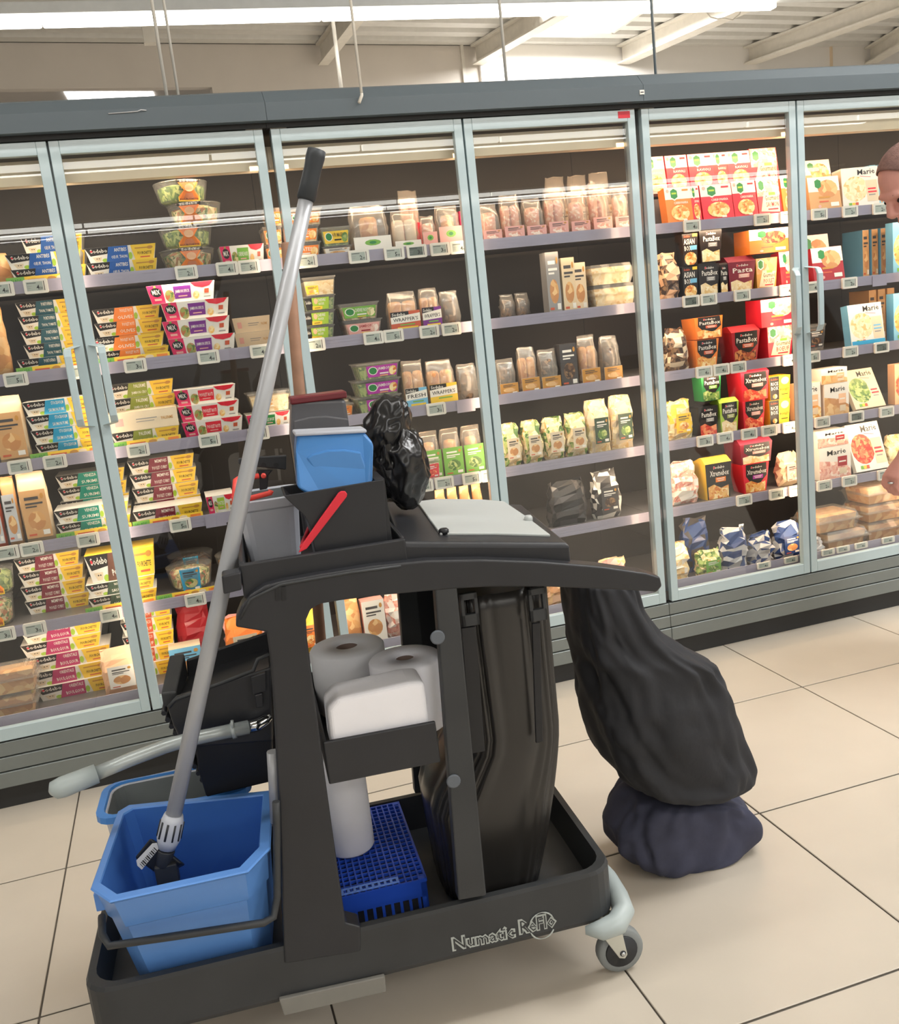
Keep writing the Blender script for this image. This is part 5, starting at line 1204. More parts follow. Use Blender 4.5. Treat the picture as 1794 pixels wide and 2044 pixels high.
    b = MB().use(M['greypail']); b.tube([along(-0.002), along(0.012), along(0.04), along(0.05)], [0.016, 0.0215, 0.0205, 0.017], 14); lc = cbuild(b, 'collar', base, Mo, base)
    b = MB().use(M['hub'])
    ax = (Tp - Bp).normalized(); sd = ax.cross(Vector((0, 1, 0))).normalized(); s2 = ax.cross(sd)
    for k in range(10):
        a = 2 * math.pi * k / 10; o_ = (sd * math.cos(a) + s2 * math.sin(a)) * 0.0208; b.tube([along(0.015) + o_, along(0.04) + o_ * .97], 0.0022, 5)
    cbuild(b, 'collar_ribs', base, lc, base)
    b = MB().use(M['hub']); b.tube([along(-0.004), along(-0.03)], [0.017, 0.014], 10); q = along(-0.035)
    b.box(q.x - 0.012, q.y - 0.012, q.z - 0.03, q.x + 0.028, q.y + 0.012, q.z + 0.012); cbuild(b, 'joint', base, Mo, base, 0.003)
    P4 = [cl(x, y, 0.055) for x, y in ((268, 1712), (300, 1672), (366, 1724), (318, 1748))]
    b = MB().use(M['deepblack']); b.loft([[tuple(p_ + Vector((0, 0.03, -0.02))) for p_ in P4], [tuple(p_) for p_ in P4]]); mh = cbuild(b, 'mop_head', base, Mo, base, 0.004)
    ST = [cl(x, y, 0.0535) for x, y in ((274, 1728), (283, 1736), (317, 1694), (313, 1683), (304, 1684), (272, 1718))]
    b = MB().use(M['sticker']); b.loft([[tuple(p_ + Vector((0, 0.001, 0))) for p_ in ST], [tuple(p_) for p_ in ST]]); st = cbuild(b, 'sticker', base, mh, base)
    b = MB().use(M['ink'])
    for k in range(11):
        t = k / 10; pa = cl(279 + t * 28, 1724 - t * 32, 0.053); pb2 = cl(286 + t * 27, 1731 - t * 33, 0.053); b.tube([pa, pb2], 0.0005 + 0.0004 * (k % 3), 4)
    cbuild(b, 'barcode', base, mh, base)
    # jumbo rolls
    z = CK['SHZ']
    def roll(base, r, h, label, rc=0.02, axis='Z', m='paper'):
        root = croot('paper_roll', base)
        if axis == 'Z':
            b = MB().use(M[m]).lathe([(rc, 0.0), (r - 0.004, 0.0), (r, 0.005), (r, h - 0.005), (r - 0.004, h), (rc, h), (rc, h - 0.03)], 36, base, False, False)
            c_ = MB().use(M['cardcore']).lathe([(rc, 0.0), (rc, h - 0.004), (rc - 0.002, h - 0.004), (rc - 0.002, 0.002)], 20, base, True, False)
        else:
            b = MB().use(M[m]).lathe([(rc, 0.0), (r - 0.010, 0.0), (r, 0.012), (r, h - 0.006), (r - 0.005, h), (rc, h)], 36, (base[0] - h / 2, base[1], base[2] + r), False, False, axis='X')
            c_ = MB().use(M['cardcore']).lathe([(rc, 0.001), (rc - 0.002, 0.001), (rc - 0.002, h - 0.001), (rc, h - 0.001)], 20, (base[0] - h / 2, base[1], base[2] + r), False, False, axis='X')
        cbuild(b, 'paper', base, root, base); cbuild(c_, 'card_core', base, root, base)
        tag(root, label, 'paper roll', 'paper rolls on the cleaning cart')
    f0 = cl(652, 1395, 0.03); f1 = cl(866, 1360, 0.03)
    sx0, sx1 = CK['SX']; base = ((sx0 + sx1) / 2, 0.062, z); Pk = croot('paper_towel_pack', base)
    tag(Pk, 'bright white block of folded paper towels at the front of the shelf box', 'paper towels')
    zt_ = (f0.z + f1.z) / 2 + 0.008; xa, xb = sx0 + 0.016, sx1 - 0.010
    pr = [(xa + 0.014, z), (xb, z), (xb, zt_ - 0.004), (xb - 0.03, zt_), (xa + 0.02, zt_ - 0.004), (xa, zt_ - 0.022), (xa - 0.002, z + 0.06)]
    cbuild(MB().use(M['paper']).prism(pr, 0.018, 0.104), 'towel_stack', base, Pk, base, 0.010, 4)
    b = MB().use(M['papershade'])
    for k in range(7): zk = z + 0.02 + k * 0.016; b.box(xb - 0.002, 0.03, zk, xb + 0.0006, 0.095, zk + 0.001)
    cbuild(b, 'fold_lines', base, Pk, base)
    q = cl(783, 1313, 0.19); roll((0.328, 0.182, z), 0.074, q.z - z, 'upright white paper roll with a brown core hole behind the towel block', 0.019)
    q = cl(706, 1300, 0.33); roll((sx0 + 0.090, 0.330, z), 0.080, q.z - z + 0.016, 'large shade-greyed jumbo paper roll at the back left of the shelf box', 0.024, m='papershade')
    # crate and the roll standing on it
    CT = 0.262
    X0 = cl(650, 1800, 0.15).x; X1 = clz(850, 1752, CT).x; Y0 = clz(850, 1752, CT).y; Y1 = 0.43
    base = ((X0 + X1) / 2, (Y0 + Y1) / 2, 0.1725); Cr = croot('plastic_crate', base)
    tag(Cr, 'blue plastic crate turned upside down with a grid top in the cart base', 'crate')
    b = MB().use(M['crate'])
    n1, n2 = 15, 20
    for k in range(n1 + 1): x = X0 + (X1 - X0) * k / n1; b.box(x - 0.0016, Y0, CT - 0.008, x + 0.0016, Y1, CT)
    for k in range(n2 + 1): y = Y0 + (Y1 - Y0) * k / n2; b.box(X0, y - 0.0014, CT - 0.007, X1, y + 0.0014, CT - 0.0008)
    cbuild(b, 'grid_top', base, Cr, base)
    b = MB().use(M['crate'])
    for (xa, ya, xb, yb) in ((X0, Y0, X1, Y0 + 0.003), (X0, Y1 - 0.003, X1, Y1), (X0, Y0, X0 + 0.003, Y1), (X1 - 0.003, Y0, X1, Y1)):
        b.box(xa, ya, 0.1728, xb, yb, 0.186); b.box(xa, ya, 0.222, xb, yb, CT - 0.001); L = max(xb - xa, yb - ya); m_ = int(L / 0.018)
        for k in range(m_ + 1):
            if xb - xa > yb - ya: x = xa + L * k / m_; b.box(max(xa, x - 0.003), ya, 0.186, min(xb, x + 0.003), yb, 0.222)
            else: y = ya + L * k / m_; b.box(xa, max(ya, y - 0.003), 0.186, xb, min(yb, y + 0.003), 0.222)
    for xx in (X0, X1 - 0.012):
        for yy in (Y0, Y1 - 0.012): b.box(xx, yy, 0.1726, xx + 0.012, yy + 0.012, CT)
    cbuild(b, 'side_walls', base, Cr, base)
    b = MB().use(M['crate_pale']); A = clz(686, 1795, CT + 0.002); E_ = clz(797, 1770, CT + 0.002)
    y_ = Y0 + 0.004; b.box(A.x, y_, CT + 0.0002, E_.x, y_ + 0.003, CT + 0.003); b.box(A.x, y_ + 0.016, CT + 0.0002, E_.x, y_ + 0.019, CT + 0.003)
    for k in range(10): x = A.x + (E_.x - A.x) * k / 9; b.box(x - 0.0025, y_, CT + 0.0002, x + 0.0025, y_ + 0.019, CT + 0.0026)
    cbuild(b, 'pale_grip_bar', base, Cr, base)
    q = clz(708, 1705, CT); roll((q.x - 0.004, q.y + 0.035, CT + 0.0004), 0.052, 0.225, 'tall white paper roll standing on the blue crate', 0.02)
    # ---------- things on the top tray
    TF = CK['TF']
    G = [cl(x, y, 0.158) for x, y in ((470, 1010), (601, 990))]
    rim = rrect(G[0].x, 0.158, G[1].x - 0.004, 0.296, 0.022, 3); z1 = (G[0].z + G[1].z) / 2 + 0.004
    root, base, at = open_pail('small_pail', rim, TF + 0.0004, z1, 0.80, (M['greypail'], M['greypail_in']), 0.004, 0.022, 0.004)
    tag(root, 'small grey pail with a red handle on the top tray', 'pail')
    hp = [cl(468, 990, 0.148), cl(468, 1000, 0.146), cl(476, 1001, 0.144), cl(539, 984, 0.142), cl(541, 979, 0.142)]
    hq = [cl(468, 995, 0.146), cl(470, 960, 0.18), cl(476, 956, 0.19), cl(516, 950, 0.20)]
    b = MB().use(M['redpale']).tube(hp, 0.0055, 8).tube(hq, 0.0055, 8); cbuild(b, 'red_handle', base, root, base)
    # dark hinged mop bracket lying on the pail
    bb = tuple(cl(525, 985, 0.19)); Hn = croot('mop_bracket', bb); tag(Hn, 'black hinged mop bracket with a red button on the grey pail', 'bracket')
    b = MB().use(M['hub']); b.prism(cpoly([(476, 916), (490, 914), (572, 909), (571, 938), (482, 929), (476, 926)], 0.20), 0.20, 0.212); bar = cbuild(b, 'bar', bb, Hn, bb, 0.002)
    b = MB().use(M['hub']); b.prism(cpoly([(512, 938), (545, 938), (536, 948), (534, 976), (518, 979), (517, 948)], 0.205), 0.205, 0.2115); cbuild(b, 'hook', bb, Hn, bb, 0.002)
    for x_ in (526, 551): 
        q = cl(x_, 928, 0.199); cbuild(MB().use(M['deepblack']).lathe([(0.005, 0), (0.005, -0.002)], 10, (q.x, 0.2, q.z), axis='Y'), 'screw', bb, bar, bb)
    q = cl(526, 950, 0.188); cbuild(MB().use(M['redpale']).lathe([(0.005, 0.004), (0.005, -0.004), (0.003, -0.006)], 10, (q.x, 0.190, q.z), axis='Y'), 'red_button', bb, Hn, bb)
    # black caddy with spout and red bail
    cp_ = [(q.x, q.z) for q in (cl(x, y, 0.0425) for x, y in ((566, 990), (766, 957), (769, 1078), (640, 1102), (632, 1094), (617, 1046), (608, 1030)))]
    zmin = min(p_[1] for p_ in cp_); cp_ = [(x, max(z_, TF + 0.0006) if z_ > zmin + 0.02 else TF + 0.0006) for x, z_ in cp_]
    base = (sum(p_[0] for p_ in cp_) / len(cp_), 0.09, TF + 0.0006); Cd = croot('tool_caddy', base); tag(Cd, 'black open caddy with a spout and red bail on the top tray', 'caddy')
    cbuild(MB().use(M['cartblack']).prism(cp_, 0.0425, 0.0475), 'front_wall', base, Cd, base, 0.0015)
    cbuild(MB().use(M['cartblack']).prism(cp_, 0.146, 0.151), 'back_wall', base, Cd, base, 0.0015)
    cbuild(MB().use(M['cartblack']).box(cp_[2][0] - 0.004, 0.0475, TF + 0.0006, cp_[1][0] + 0.002, 0.146, cp_[1][1]), 'side_wall', base, Cd, base)
    b = MB().use(M['cartblack'])
    for p_, q_ in ((cp_[0], cp_[6]), (cp_[6], cp_[5]), (cp_[5], cp_[4]), (cp_[4], cp_[3])):
        b.hexa([(p_[0], 0.0475, p_[1]), (p_[0] + .004, 0.0475, p_[1]), (p_[0] + .004, 0.146, p_[1]), (p_[0], 0.146, p_[1])], [(q_[0], 0.0475, q_[1]), (q_[0] + .004, 0.0475, q_[1]), (q_[0] + .004, 0.146, q_[1]), (q_[0], 0.146, q_[1])])
    cbuild(b, 'spout_wall', base, Cd, base)
    cbuild(MB().use(M['cartblack']).box(cp_[3][0], 0.0475, TF + 0.0006, cp_[2][0] - 0.004, 0.146, TF + 0.004), 'floor', base, Cd, base)
    A = [cl(x, y, 0.078) for x, y in ((679, 982), (693, 990), (610, 1106), (595, 1104))]
    b = MB().use(M['red']); b.prism([(p_.x, p_.z) for p_ in (cl(x, y, 0.028) for x, y in ((676, 984), (681, 981), (689, 981), (693, 986), (692, 992), (640, 1060), (612, 1096), (596, 1104), (604, 1086), (640, 1034)))], 0.0285, 0.0345); 
    b.tube([cl(603, 1092, 0.033), cl(606, 1080, 0.09), cl(618, 1052, 0.150)], 0.005, 6)
    cbuild(b, 'red_bail', base, Cd, base, 0.0015)
    # blue tub tilted in the caddy
    bx0, bx1 = cl(594, 975, 0.05), cl(744, 958, 0.055); tx0, tx1 = cl(592, 868, 0.10), cl(727, 862, 0.10)
    base = ((bx0.x + bx1.x) / 2, 0.09, TF + 0.006); Bt = croot('rectangular_tub', base); tag(Bt, 'medium blue rectangular tub standing on end in the black caddy', 'tub')
    zb_ = TF + 0.012
    front = [(bx0.x + 0.062, 0.050, zb_), (bx1.x - 0.020, 0.050, zb_), (bx1.x - 0.010, 0.053, bx1.z - 0.03), (bx1.x, 0.056, bx1.z), (tx1.x + 0.012, 0.080, (bx1.z + tx1.z) / 2 + 0.02), (tx1.x, 0.10, tx1.z), (tx0.x, 0.10, tx0.z), (tx0.x - 0.006, 0.08, (bx0.z + tx0.z) / 2 + .02), (bx0.x, 0.056, bx0.z), (bx0.x + 0.040, 0.053, bx0.z - 0.035)]
    b = MB().use(M['bluetub']); b.loft([[(x, y + 0.055, z_) for x, y, z_ in front], [(x, y, z_) for x, y, z_ in front]]); cbuild(b, 'shell', base, Bt, base, 0.006, 3)
    b = MB().use(M['greypail']); b.hexa([(tx0.x - 0.004, 0.094, tx0.z - 0.002), (tx1.x + 0.004, 0.094, tx1.z - 0.002), (tx1.x + 0.004, 0.160, tx1.z - 0.002), (tx0.x - 0.004, 0.160, tx0.z - 0.002)], [(tx0.x - 0.004, 0.094, tx0.z + 0.005), (tx1.x + 0.004, 0.094, tx1.z + 0.005), (tx1.x + 0.004, 0.160, tx1.z + 0.005), (tx0.x - 0.004, 0.160, tx0.z + 0.005)]); cbuild(b, 'pale_rim', base, Bt, base, 0.003)
    pan = [cl(x, y, 0.07) for x, y in ((612, 915), (624, 908), (655, 900), (690, 899), (722, 904), (724, 912), (738, 955), (655, 975), (640, 965), (625, 935))]
    def fy(z_): return 0.050 + (0.10 - 0.050) * min(1, max(0, (z_ - zb_) / (tx0.z - zb_))) * 0.9
    b = MB().use(M['bluetub']); b.loft([[(p_.x, fy(p_.z) + 0.004, p_.z) for p_ in pan], [(p_.x, fy(p_.z) - 0.010, p_.z) for p_ in pan]]); cbuild(b, 'raised_panel', base, Bt, base, 0.003)
    # smoky tub behind
    s_ = [cl(x, y, 0.312) for x, y in ((582, 800), (690, 796), (702, 880), (706, 960), (584, 960), (580, 870))]
    base = ((s_[0].x + s_[1].x) / 2, 0.32, TF + 0.0006); Sm = croot('rectangular_tub', base); tag(Sm, 'smoky grey tub with a dark red rim behind the blue tub', 'tub')
    poly = [(p_.x, p_.z) for p_ in s_]; zz = TF + 0.0006; poly = [poly[0], poly[1], poly[2], (poly[2][0] + .002, zz), (poly[5][0], zz), poly[5]]
    cbuild(MB().use(M['smoketub']).prism(poly, 0.312, 0.372), 'shell', base, Sm, base, 0.008, 3)
    cbuild(MB().use(M['darkred']).box(poly[0][0] - 0.003, 0.308, poly[0][1] - 0.008, poly[1][0] + 0.003, 0.376, poly[0][1] + 0.006), 'dark_red_rim', base, Sm, base, 0.003)
    pan = [cl(x, y, 0.308) for x, y in ((586, 840), (620, 832), (650, 830), (695, 836), (700, 870), (590, 875))]
    cbuild(MB().use(M['smoketub']).loft([[(p_.x, 0.316, p_.z) for p_ in pan], [(p_.x, 0.307, p_.z) for p_ in pan]]), 'raised_panel', base, Sm, base, 0.003)
    # crumpled black bag on the lid
    FL, n_ = CK['lid']; q = cl(800, 930, 0.30); lz = cpl(800, 1010, FL, n_)
    base = (q.x, 0.29, lz.z + 0.002); bm = bmesh.new()
    for cpx, cpy, rr, sd in (((770, 856), 0, (0.046, 0.05, 0.064), 1.7), ((801, 930), 0, (0.052, 0.06, 0.082), 5.1), ((775, 905), 0, (0.034, 0.05, 0.06), 8.3)):
        cc = cl(cpx[0], cpx[1], 0.29); g = bmesh.ops.create_icosphere(bm, subdivisions=5, radius=1.0)
        for v in g['verts']:
            d = v.co.normalized(); sx = (d.x + 0.35 * d.z) if sd < 2 else d.x
            p_ = Vector((sx * rr[0], d.y * rr[1], d.z * rr[2]))
            c1 = 1 - abs(noise.noise(d * 1.3 + Vector((sd, 0, 0)))) * 2; c2 = 1 - abs(noise.noise(d * 2.8 + Vector((0, sd, 0)))) * 2; c3 = 1 - abs(noise.noise(d * 9.0 + Vector((0, 0, sd)))) * 2
            p_ *= 1 + 0.17 * c1 + 0.08 * c2 + 0.006 * c3 - 0.08
            v.co = p_ + cc - Vector(base); v.co.z = max(v.co.z, 0.002)
    me = bpy.data.meshes.new('plastic_bag'); bm.to_mesh(me); bm.free(); me.materials.append(M['binbag']); me.polygons.foreach_set('use_smooth', [True] * len(me.polygons))
    o = link('plastic_bag', me, None, CART_M @ Vector(base), rot=(0, 0, CROT)); tag(o, 'crumpled glossy black plastic bag beside the blue tub', 'plastic bag')
    # broom with wooden handle behind the cart tray
    tp = cl(572, 484, 0.50); bt = cl(641, 1290, 0.50); dn = (bt - tp).normalized(); bt2 = tp + dn * ((tp.z - 0.03) / -dn.z)
    base = tuple(bt2); Br = croot('broom', base); tag(Br, 'worn wooden broom handle standing behind the cart tray', 'broom')
    cbuild(MB().use(M['wood']).tube([tp, tp + dn * 0.004, bt2], [0.009, 0.0125, 0.0125], 14), 'handle', base, Br, base)
    b = MB().use(M['wood']).box(bt2.x - 0.13, bt2.y - 0.03, 0.05, bt2.x + 0.13, bt2.y + 0.03, 0.08); cbuild(b, 'head', base, Br, base, 0.005)
    b = MB().use(M['darkred'])
    for k in range(26):
        for j in range(4): b.tube([(bt2.x - .125 + k * .01, bt2.y - .024 + j * .016, 0.052), (bt2.x - .128 + k * .0103, bt2.y - .03 + j * .02, 0.0005)], 0.0035, 4)
    o = cbuild(b, 'bristles', base, Br, base); o['kind'] = 'stuff'
add_loads()

# ================================================================== SACK AND BUNDLE AT THE HANDLE END
def sackloft(name, rows, Y, hd, m, label, cat, seed, floor=None, fold=0.05, N=72):
    rings = []; rr = []
    for a, c in zip(rows, rows[1:]): rr += [tuple(a[i] + (c[i] - a[i]) * t for i in range(3)) for t in (0, 0.25, 0.5, 0.75)]
    rows = rr + [rows[-1]]
    for k, (py, xl, xr) in enumerate(rows):
        a = onY(xl, py, Y); c = onY(xr, py, Y); cx = (a.x + c.x) / 2; hw = abs(c.x - a.x) / 2; z = (a.z + c.z) / 2
        if floor is not None: z = max(floor, z)
        ring = []
        for i in range(N):
            t = 2 * math.pi * i / N; ca, sa = math.cos(t), math.sin(t)
            f = 1 + fold * noise.noise(Vector((ca * 2.2 + seed, sa * 2.2, z * 9))) + fold * .5 * noise.noise(Vector((ca * 6, sa * 6 + seed, z * 14))) - fold * .9 * max(0, 1 - 6 * abs(noise.noise(Vector((ca * 3.1 + z * 3, sa * 3.1 + seed, z * 4)))))
            ring.append((cx + math.copysign(abs(ca) ** .75, ca) * hw * f, Y + math.copysign(abs(sa) ** .75, sa) * hd * (0.6 + 0.4 * min(1, hw / 0.15)) * f, z + (c.z - a.z) * 0.5 * ca))
        if floor is not None: ring = [(x, y, max(floor, z_)) for x, y, z_ in ring]
        rings.append(ring)
    zmin = min(p[2] for r in rings for p in r); base = (sum(p[0] for p in rings[-1]) / N, Y, zmin)
    b = MB().use(m).loft([[(x - base[0], y - base[1], z - base[2]) for x, y, z in r] for r in rings[::-1]], True, True, True)
    o = b.build(name, None, base); s = o.modifiers.new('smooth', 'SUBSURF'); s.levels = 1; s.render_levels = 1
    return tag(o, label, cat)
sackloft('black_sack', [(1150, 1140, 1240), (1158, 1130, 1254), (1200, 1134, 1268), (1250, 1140, 1300), (1285, 1147, 1350), (1315, 1152, 1415), (1345, 1156, 1434), (1400, 1165, 1442), (1450, 1177, 1454), (1510, 1206, 1488), (1540, 1228, 1482), (1562, 1256, 1440), (1568, 1290, 1400)],
    -1.17, 0.13, M['sack'], 'large black sack-like shape standing behind the cart handle end', 'sack', 2, fold=0.10)
sackloft('navy_cloth_bundle', [(1572, 1280, 1420), (1580, 1252, 1462), (1610, 1228, 1486), (1645, 1208, 1502), (1680, 1218, 1478), (1708, 1245, 1400), (1724, 1262, 1350)],
    -1.13, 0.12, M['navycloth'], 'dark navy cloth bundle on the floor under the black sack', 'cloth bundle', 5, floor=0.0015, fold=0.12)

# ================================================================== PERSON AT THE RIGHT EDGE
def add_person():
    YP = -0.60
    hc = onY(1821, 366, YP)                                   # head centre
    f = Vector((-0.80, 0.10, -0.59)).normalized(); u = Vector((-0.60, 0.05, 0.80)); u = (u - f * u.dot(f)).normalized(); s = u.cross(f)
    base = Vector((hc.x + 0.36, YP, 0))
    root = empty('person', base)
    tag(root, 'person in a black jacket bowing their head at the right edge', 'person')
    def L(p): return tuple(Vector(p) - base)
    def H(a, b_, c): return hc + f * a + s * b_ + u * c     # head coordinates: forward, side, up
    def ell(mb, c, ax, rs, n=14, m=10):
        rings = []
        for k in range(m + 1):
            t = math.pi * k / m; st = max(0.02, math.sin(t))
            rings.append([L(c + ax[0] * rs[0] * st * math.cos(a) + ax[1] * rs[1] * st * math.sin(a) - ax[2] * rs[2] * math.cos(t)) for a in [2 * math.pi * i / n for i in range(n)]])
        mb.loft(rings, True, True, True)
    def limb(mb, pts, rs, n=14):
        P_ = [Vector(p) for p in pts]
        mb.tube([L(p) for p in P_], rs, n)
        ax = (Vector((1, 0, 0)), Vector((0, 1, 0)), Vector((0, 0, 1)))
        for p, r in ((P_[0], rs[0]), (P_[-1], rs[-1])): ell(mb, p, ax, (r, r, r), 10, 6)
    X = Vector((1, 0, 0)); Yv = Vector((0, 1, 0)); Z = Vector((0, 0, 1))
    pel = Vector((hc.x + 0.34, YP, 0.95)); che = Vector((hc.x + 0.30, YP, 1.28)); nek = Vector((hc.x + 0.18, YP, 1.45)); nk2 = H(-0.045, 0, -0.085)
    shN = Vector((hc.x + 0.28, YP - 0.17, 1.345)); shF = Vector((hc.x + 0.33, YP + 0.18, 1.36))
    wr = onY(1808, 908, YP + 0.02); el = (shN + wr) / 2 + Vector((0.11, -0.02, 0.0))
    wrF = Vector((hc.x + 0.40, YP + 0.24, 0.80)); elF = Vector((hc.x + 0.46, YP + 0.25, 1.08))
    hips = [pel + Vector((0, sg * 0.09, -0.04)) for sg in (-1, 1)]; kn = [Vector((hc.x + 0.30 + 0.03 * sg, YP + sg * 0.10, 0.50)) for sg in (-1, 1)]; an = [Vector((hc.x + 0.38 - 0.06 * sg, YP + sg * 0.11, 0.09)) for sg in (-1, 1)]
    b = MB().use(M['skin'])
    # head
    ell(b, H(-0.012, 0, 0.025), (f, s, u), (0.100, 0.078, 0.095), 20, 14); ell(b, H(0.028, 0, -0.048), (f, s, u), (0.062, 0.060, 0.072), 16, 12)
    ell(b, H(0.072, 0, -0.098), (f, s, u), (0.026, 0.028, 0.022)); ell(b, H(0.080, 0, 0.022), (f, s, u), (0.018, 0.052, 0.014))
    b.tube([L(H(0.086, 0, 0.012)), L(H(0.108, 0, -0.026)), L(H(0.100, 0, -0.040))], [0.010, 0.015, 0.011], 10)
    ell(b, H(0.098, 0.013, -0.034), (f, s, u), (0.010, 0.009, 0.008), 8, 6); ell(b, H(0.098, -0.013, -0.034), (f, s, u), (0.010, 0.009, 0.008), 8, 6)
    for sg in (-1, 1):
        ell(b, H(0.058, sg * 0.040, -0.030), (f, s, u), (0.030, 0.024, 0.026), 10, 8)
        ell(b, H(-0.010, sg * 0.080, -0.012), ((f - s * sg * 0.5).normalized(), s, u), (0.018, 0.009, 0.031), 12, 8)
    ell(b, H(0.088, 0, -0.066), (f, s, u), (0.012, 0.024, 0.007), 10, 6); ell(b, H(0.085, 0, -0.078), (f, s, u), (0.012, 0.021, 0.007), 10, 6)
    b.tube([L(nek), L(nk2)], [0.062, 0.056], 14)
    # torso, limbs
    limb(b, (pel, (pel + che) / 2, che, nek), [0.13, 0.125, 0.135, 0.07], 18)
    for sh, e_, w_ in ((shN, el, wr), (shF, elF, wrF)):
        limb(b, (che + (sh - che) * .3 + Z * .03, sh), [0.075, 0.062]); limb(b, (sh, e_), [0.055, 0.042]); limb(b, (e_, w_), [0.042, 0.028])
        hd = (w_ - e_).normalized(); hd = (hd + Vector((-0.05, 0, -0.45))).normalized(); sd = Vector((0, 1, 0)); pn = hd.cross(sd).normalized()      # pn: palm normal (towards the body)
        if pn.x < 0: pn = -pn
        kn_c = w_ + hd * 0.088
        b.loft([[L(w_ + sd * (0.026 * math.cos(a)) + pn * (0.021 * math.sin(a))) for a in [2 * math.pi * i / 12 for i in range(12)]], [L(w_ + hd * 0.045 + sd * (0.038 * math.cos(a)) + pn * (0.017 * math.sin(a))) for a in [2 * math.pi * i / 12 for i in range(12)]], [L(kn_c + sd * (0.042 * math.cos(a)) + pn * (0.014 * math.sin(a))) for a in [2 * math.pi * i / 12 for i in range(12)]]], True, True, True)
        for i, (off, ln) in enumerate(((-0.031, 0.066), (-0.011, 0.076), (0.010, 0.071), (0.030, 0.056))):
            p0 = kn_c + sd * off - hd * 0.012; d1 = (hd + pn * 0.35).normalized(); d2 = (hd * 0.45 + pn * 0.9).normalized(); d3 = (pn * 0.9 - hd * 0.25).normalized()
            p1 = p0 + d1 * ln * .55; p2 = p1 + d2 * ln * .32; p3 = p2 + d3 * ln * .26
            b.tube([L(p0), L(p1), L(p2), L(p3)], [0.0100, 0.0094, 0.0086, 0.0070], 8); ell(b, p3, (X, Yv, Z), (0.007, 0.007, 0.007), 8, 5)
        th0 = w_ + hd * 0.025 - sd * 0.022; th1 = w_ + hd * 0.058 - sd * 0.044 + pn * 0.016; th2 = w_ + hd * 0.086 - sd * 0.046 + pn * 0.030; th3 = w_ + hd * 0.106 - sd * 0.036 + pn * 0.038
        b.tube([L(th0), L(th1), L(th2), L(th3)], [0.014, 0.0118, 0.0105, 0.0080], 8); ell(b, th3, (X, Yv, Z), (0.008, 0.008, 0.008), 8, 5)
    for i in (0, 1): limb(b, (hips[i], kn[i]), [0.085, 0.055]); limb(b, (kn[i], an[i]), [0.054, 0.038])
    bo = b.build('body', root)
    r = bo.modifiers.new('remesh', 'REMESH'); r.mode = 'VOXEL'; r.voxel_size = 0.0055; r.use_smooth_shade = True
    sm = bo.modifiers.new('smooth', 'SMOOTH'); sm.factor = 0.5; sm.iterations = 3
    # short hair
    b = MB().use(M['hair']); rows = []
    n, m = 28, 12
    for k in range(m + 1):
        ring = []
        for i in range(n):
            a = 2 * math.pi * i / n; lim = math.radians(92 + 34 * max(0, -math.cos(a)) - 50 * max(0, math.cos(a)) ** 1.1 - 4 * abs(math.sin(a)))
            t = lim * k / m
            q = H(-0.012 + 0.1022 * math.sin(t) * math.cos(a), 0.0802 * math.sin(t) * math.sin(a), 0.025 + 0.0972 * math.cos(t))
            q += (q - hc) * 0.01 * noise.noise(q * 60); ring.append(L(q))
        rows.append(ring)
    b.loft(rows, False, False, True); ho = b.build('hair', root); sd_ = ho.modifiers.new('solid', 'SOLIDIFY'); sd_.thickness = 0.004; sd_.offset = -1
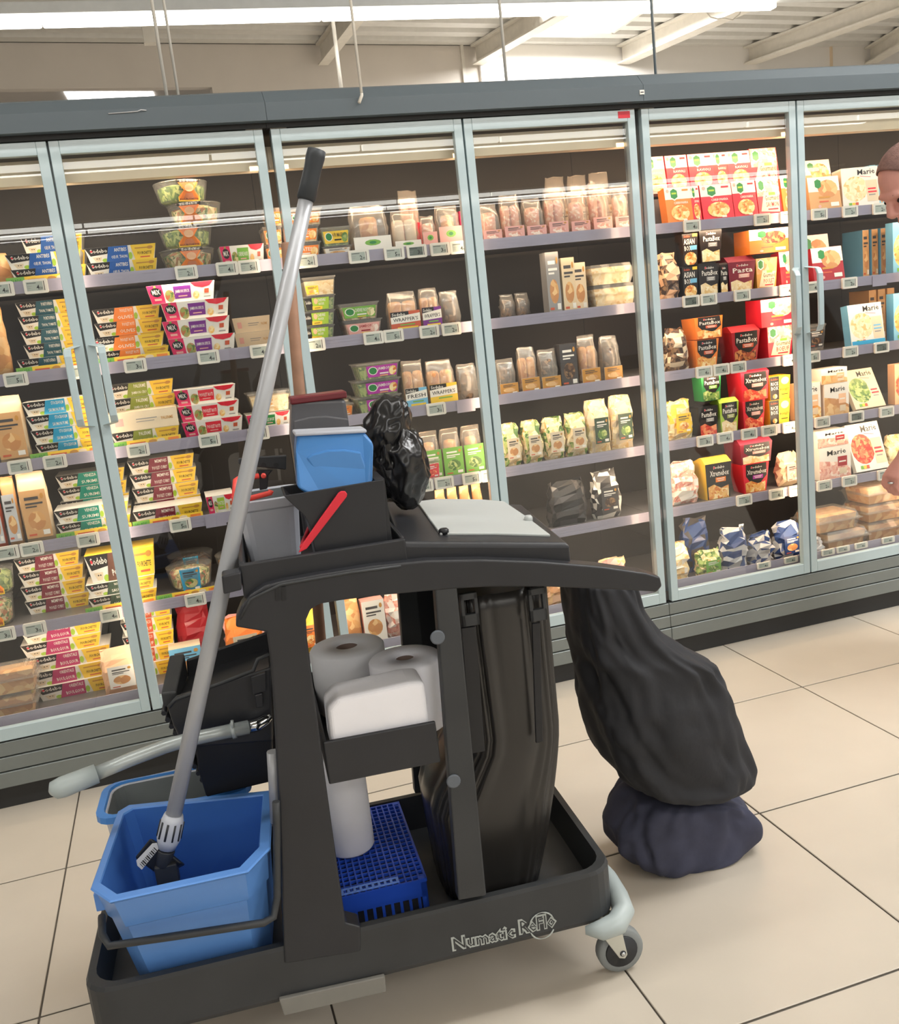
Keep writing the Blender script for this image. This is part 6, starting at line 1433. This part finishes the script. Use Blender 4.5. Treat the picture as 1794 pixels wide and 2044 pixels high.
    # eyes
    for sg in (-1, 1):
        b = MB().use(M['eye']); ell(b, H(0.076, sg * 0.031, 0.000), (f, s, u), (0.011, 0.012, 0.008), 10, 8); b.build('eye', root)
        b = MB().use(M['hair']); b.tube([L(H(0.086, sg * 0.014, 0.020)), L(H(0.088, sg * 0.032, 0.025)), L(H(0.076, sg * 0.050, 0.018))], [0.003, 0.0042, 0.002], 6); b.build('eyebrow', root)
    # clothes
    b = MB().use(M['jacket']); limb(b, (pel + Z * -0.03, (pel + che) / 2, che, nek - (nek - che) * .12), [0.155, 0.15, 0.158, 0.088], 20)
    for sh, e_, w_ in ((shN, el, wr), (shF, elF, wrF)):
        limb(b, (che + (sh - che) * .3 + Z * .03, sh), [0.092, 0.078]); limb(b, (sh, e_), [0.072, 0.058]); b.tube([L(e_), L(w_ + (e_ - w_).normalized() * 0.012)], [0.058, 0.041], 14)
    jo = b.build('jacket', root); r = jo.modifiers.new('remesh', 'REMESH'); r.mode = 'VOXEL'; r.voxel_size = 0.009; r.use_smooth_shade = True; sm = jo.modifiers.new('smooth', 'SMOOTH'); sm.iterations = 4
    b = MB().use(M['trousers']); limb(b, (pel + Z * 0.02, pel - Z * 0.06), [0.142, 0.14], 18)
    for i in (0, 1): limb(b, (hips[i], kn[i]), [0.105, 0.076]); b.tube([L(kn[i]), L(an[i] - Z * 0.02)], [0.076, 0.064], 14)
    to = b.build('trousers', root); r = to.modifiers.new('remesh', 'REMESH'); r.mode = 'VOXEL'; r.voxel_size = 0.009; r.use_smooth_shade = True; sm = to.modifiers.new('smooth', 'SMOOTH'); sm.iterations = 4
    for i in (0, 1):
        a = an[i]; b = MB().use(M['shoe']); pr = [(0.055, 0.032), (0.03, 0.040), (-0.06, 0.046), (-0.14, 0.044), (-0.185, 0.028)]
        b.loft([[L((a.x + dx_, a.y + math.cos(t) * w_, max(0.002, (0.036 if dx_ > -0.05 else 0.026) + math.sin(t) * (0.05 if dx_ > -0.03 else 0.03)))) for t in [2 * math.pi * k / 12 for k in range(12)]] for dx_, w_ in pr], True, True, True); b.build('shoe', root)
    # ring on a finger
    hd = (wr - el).normalized(); hd = (hd + Vector((-0.05, 0, -0.45))).normalized(); q = wr + hd * 0.100 + Yv * -0.011
    b = MB().use(M['chrome']); b.lathe([(0.0105, -0.003), (0.0115, 0), (0.0105, 0.003)], 14, L(q)); b.build('finger_ring', root)
add_person()
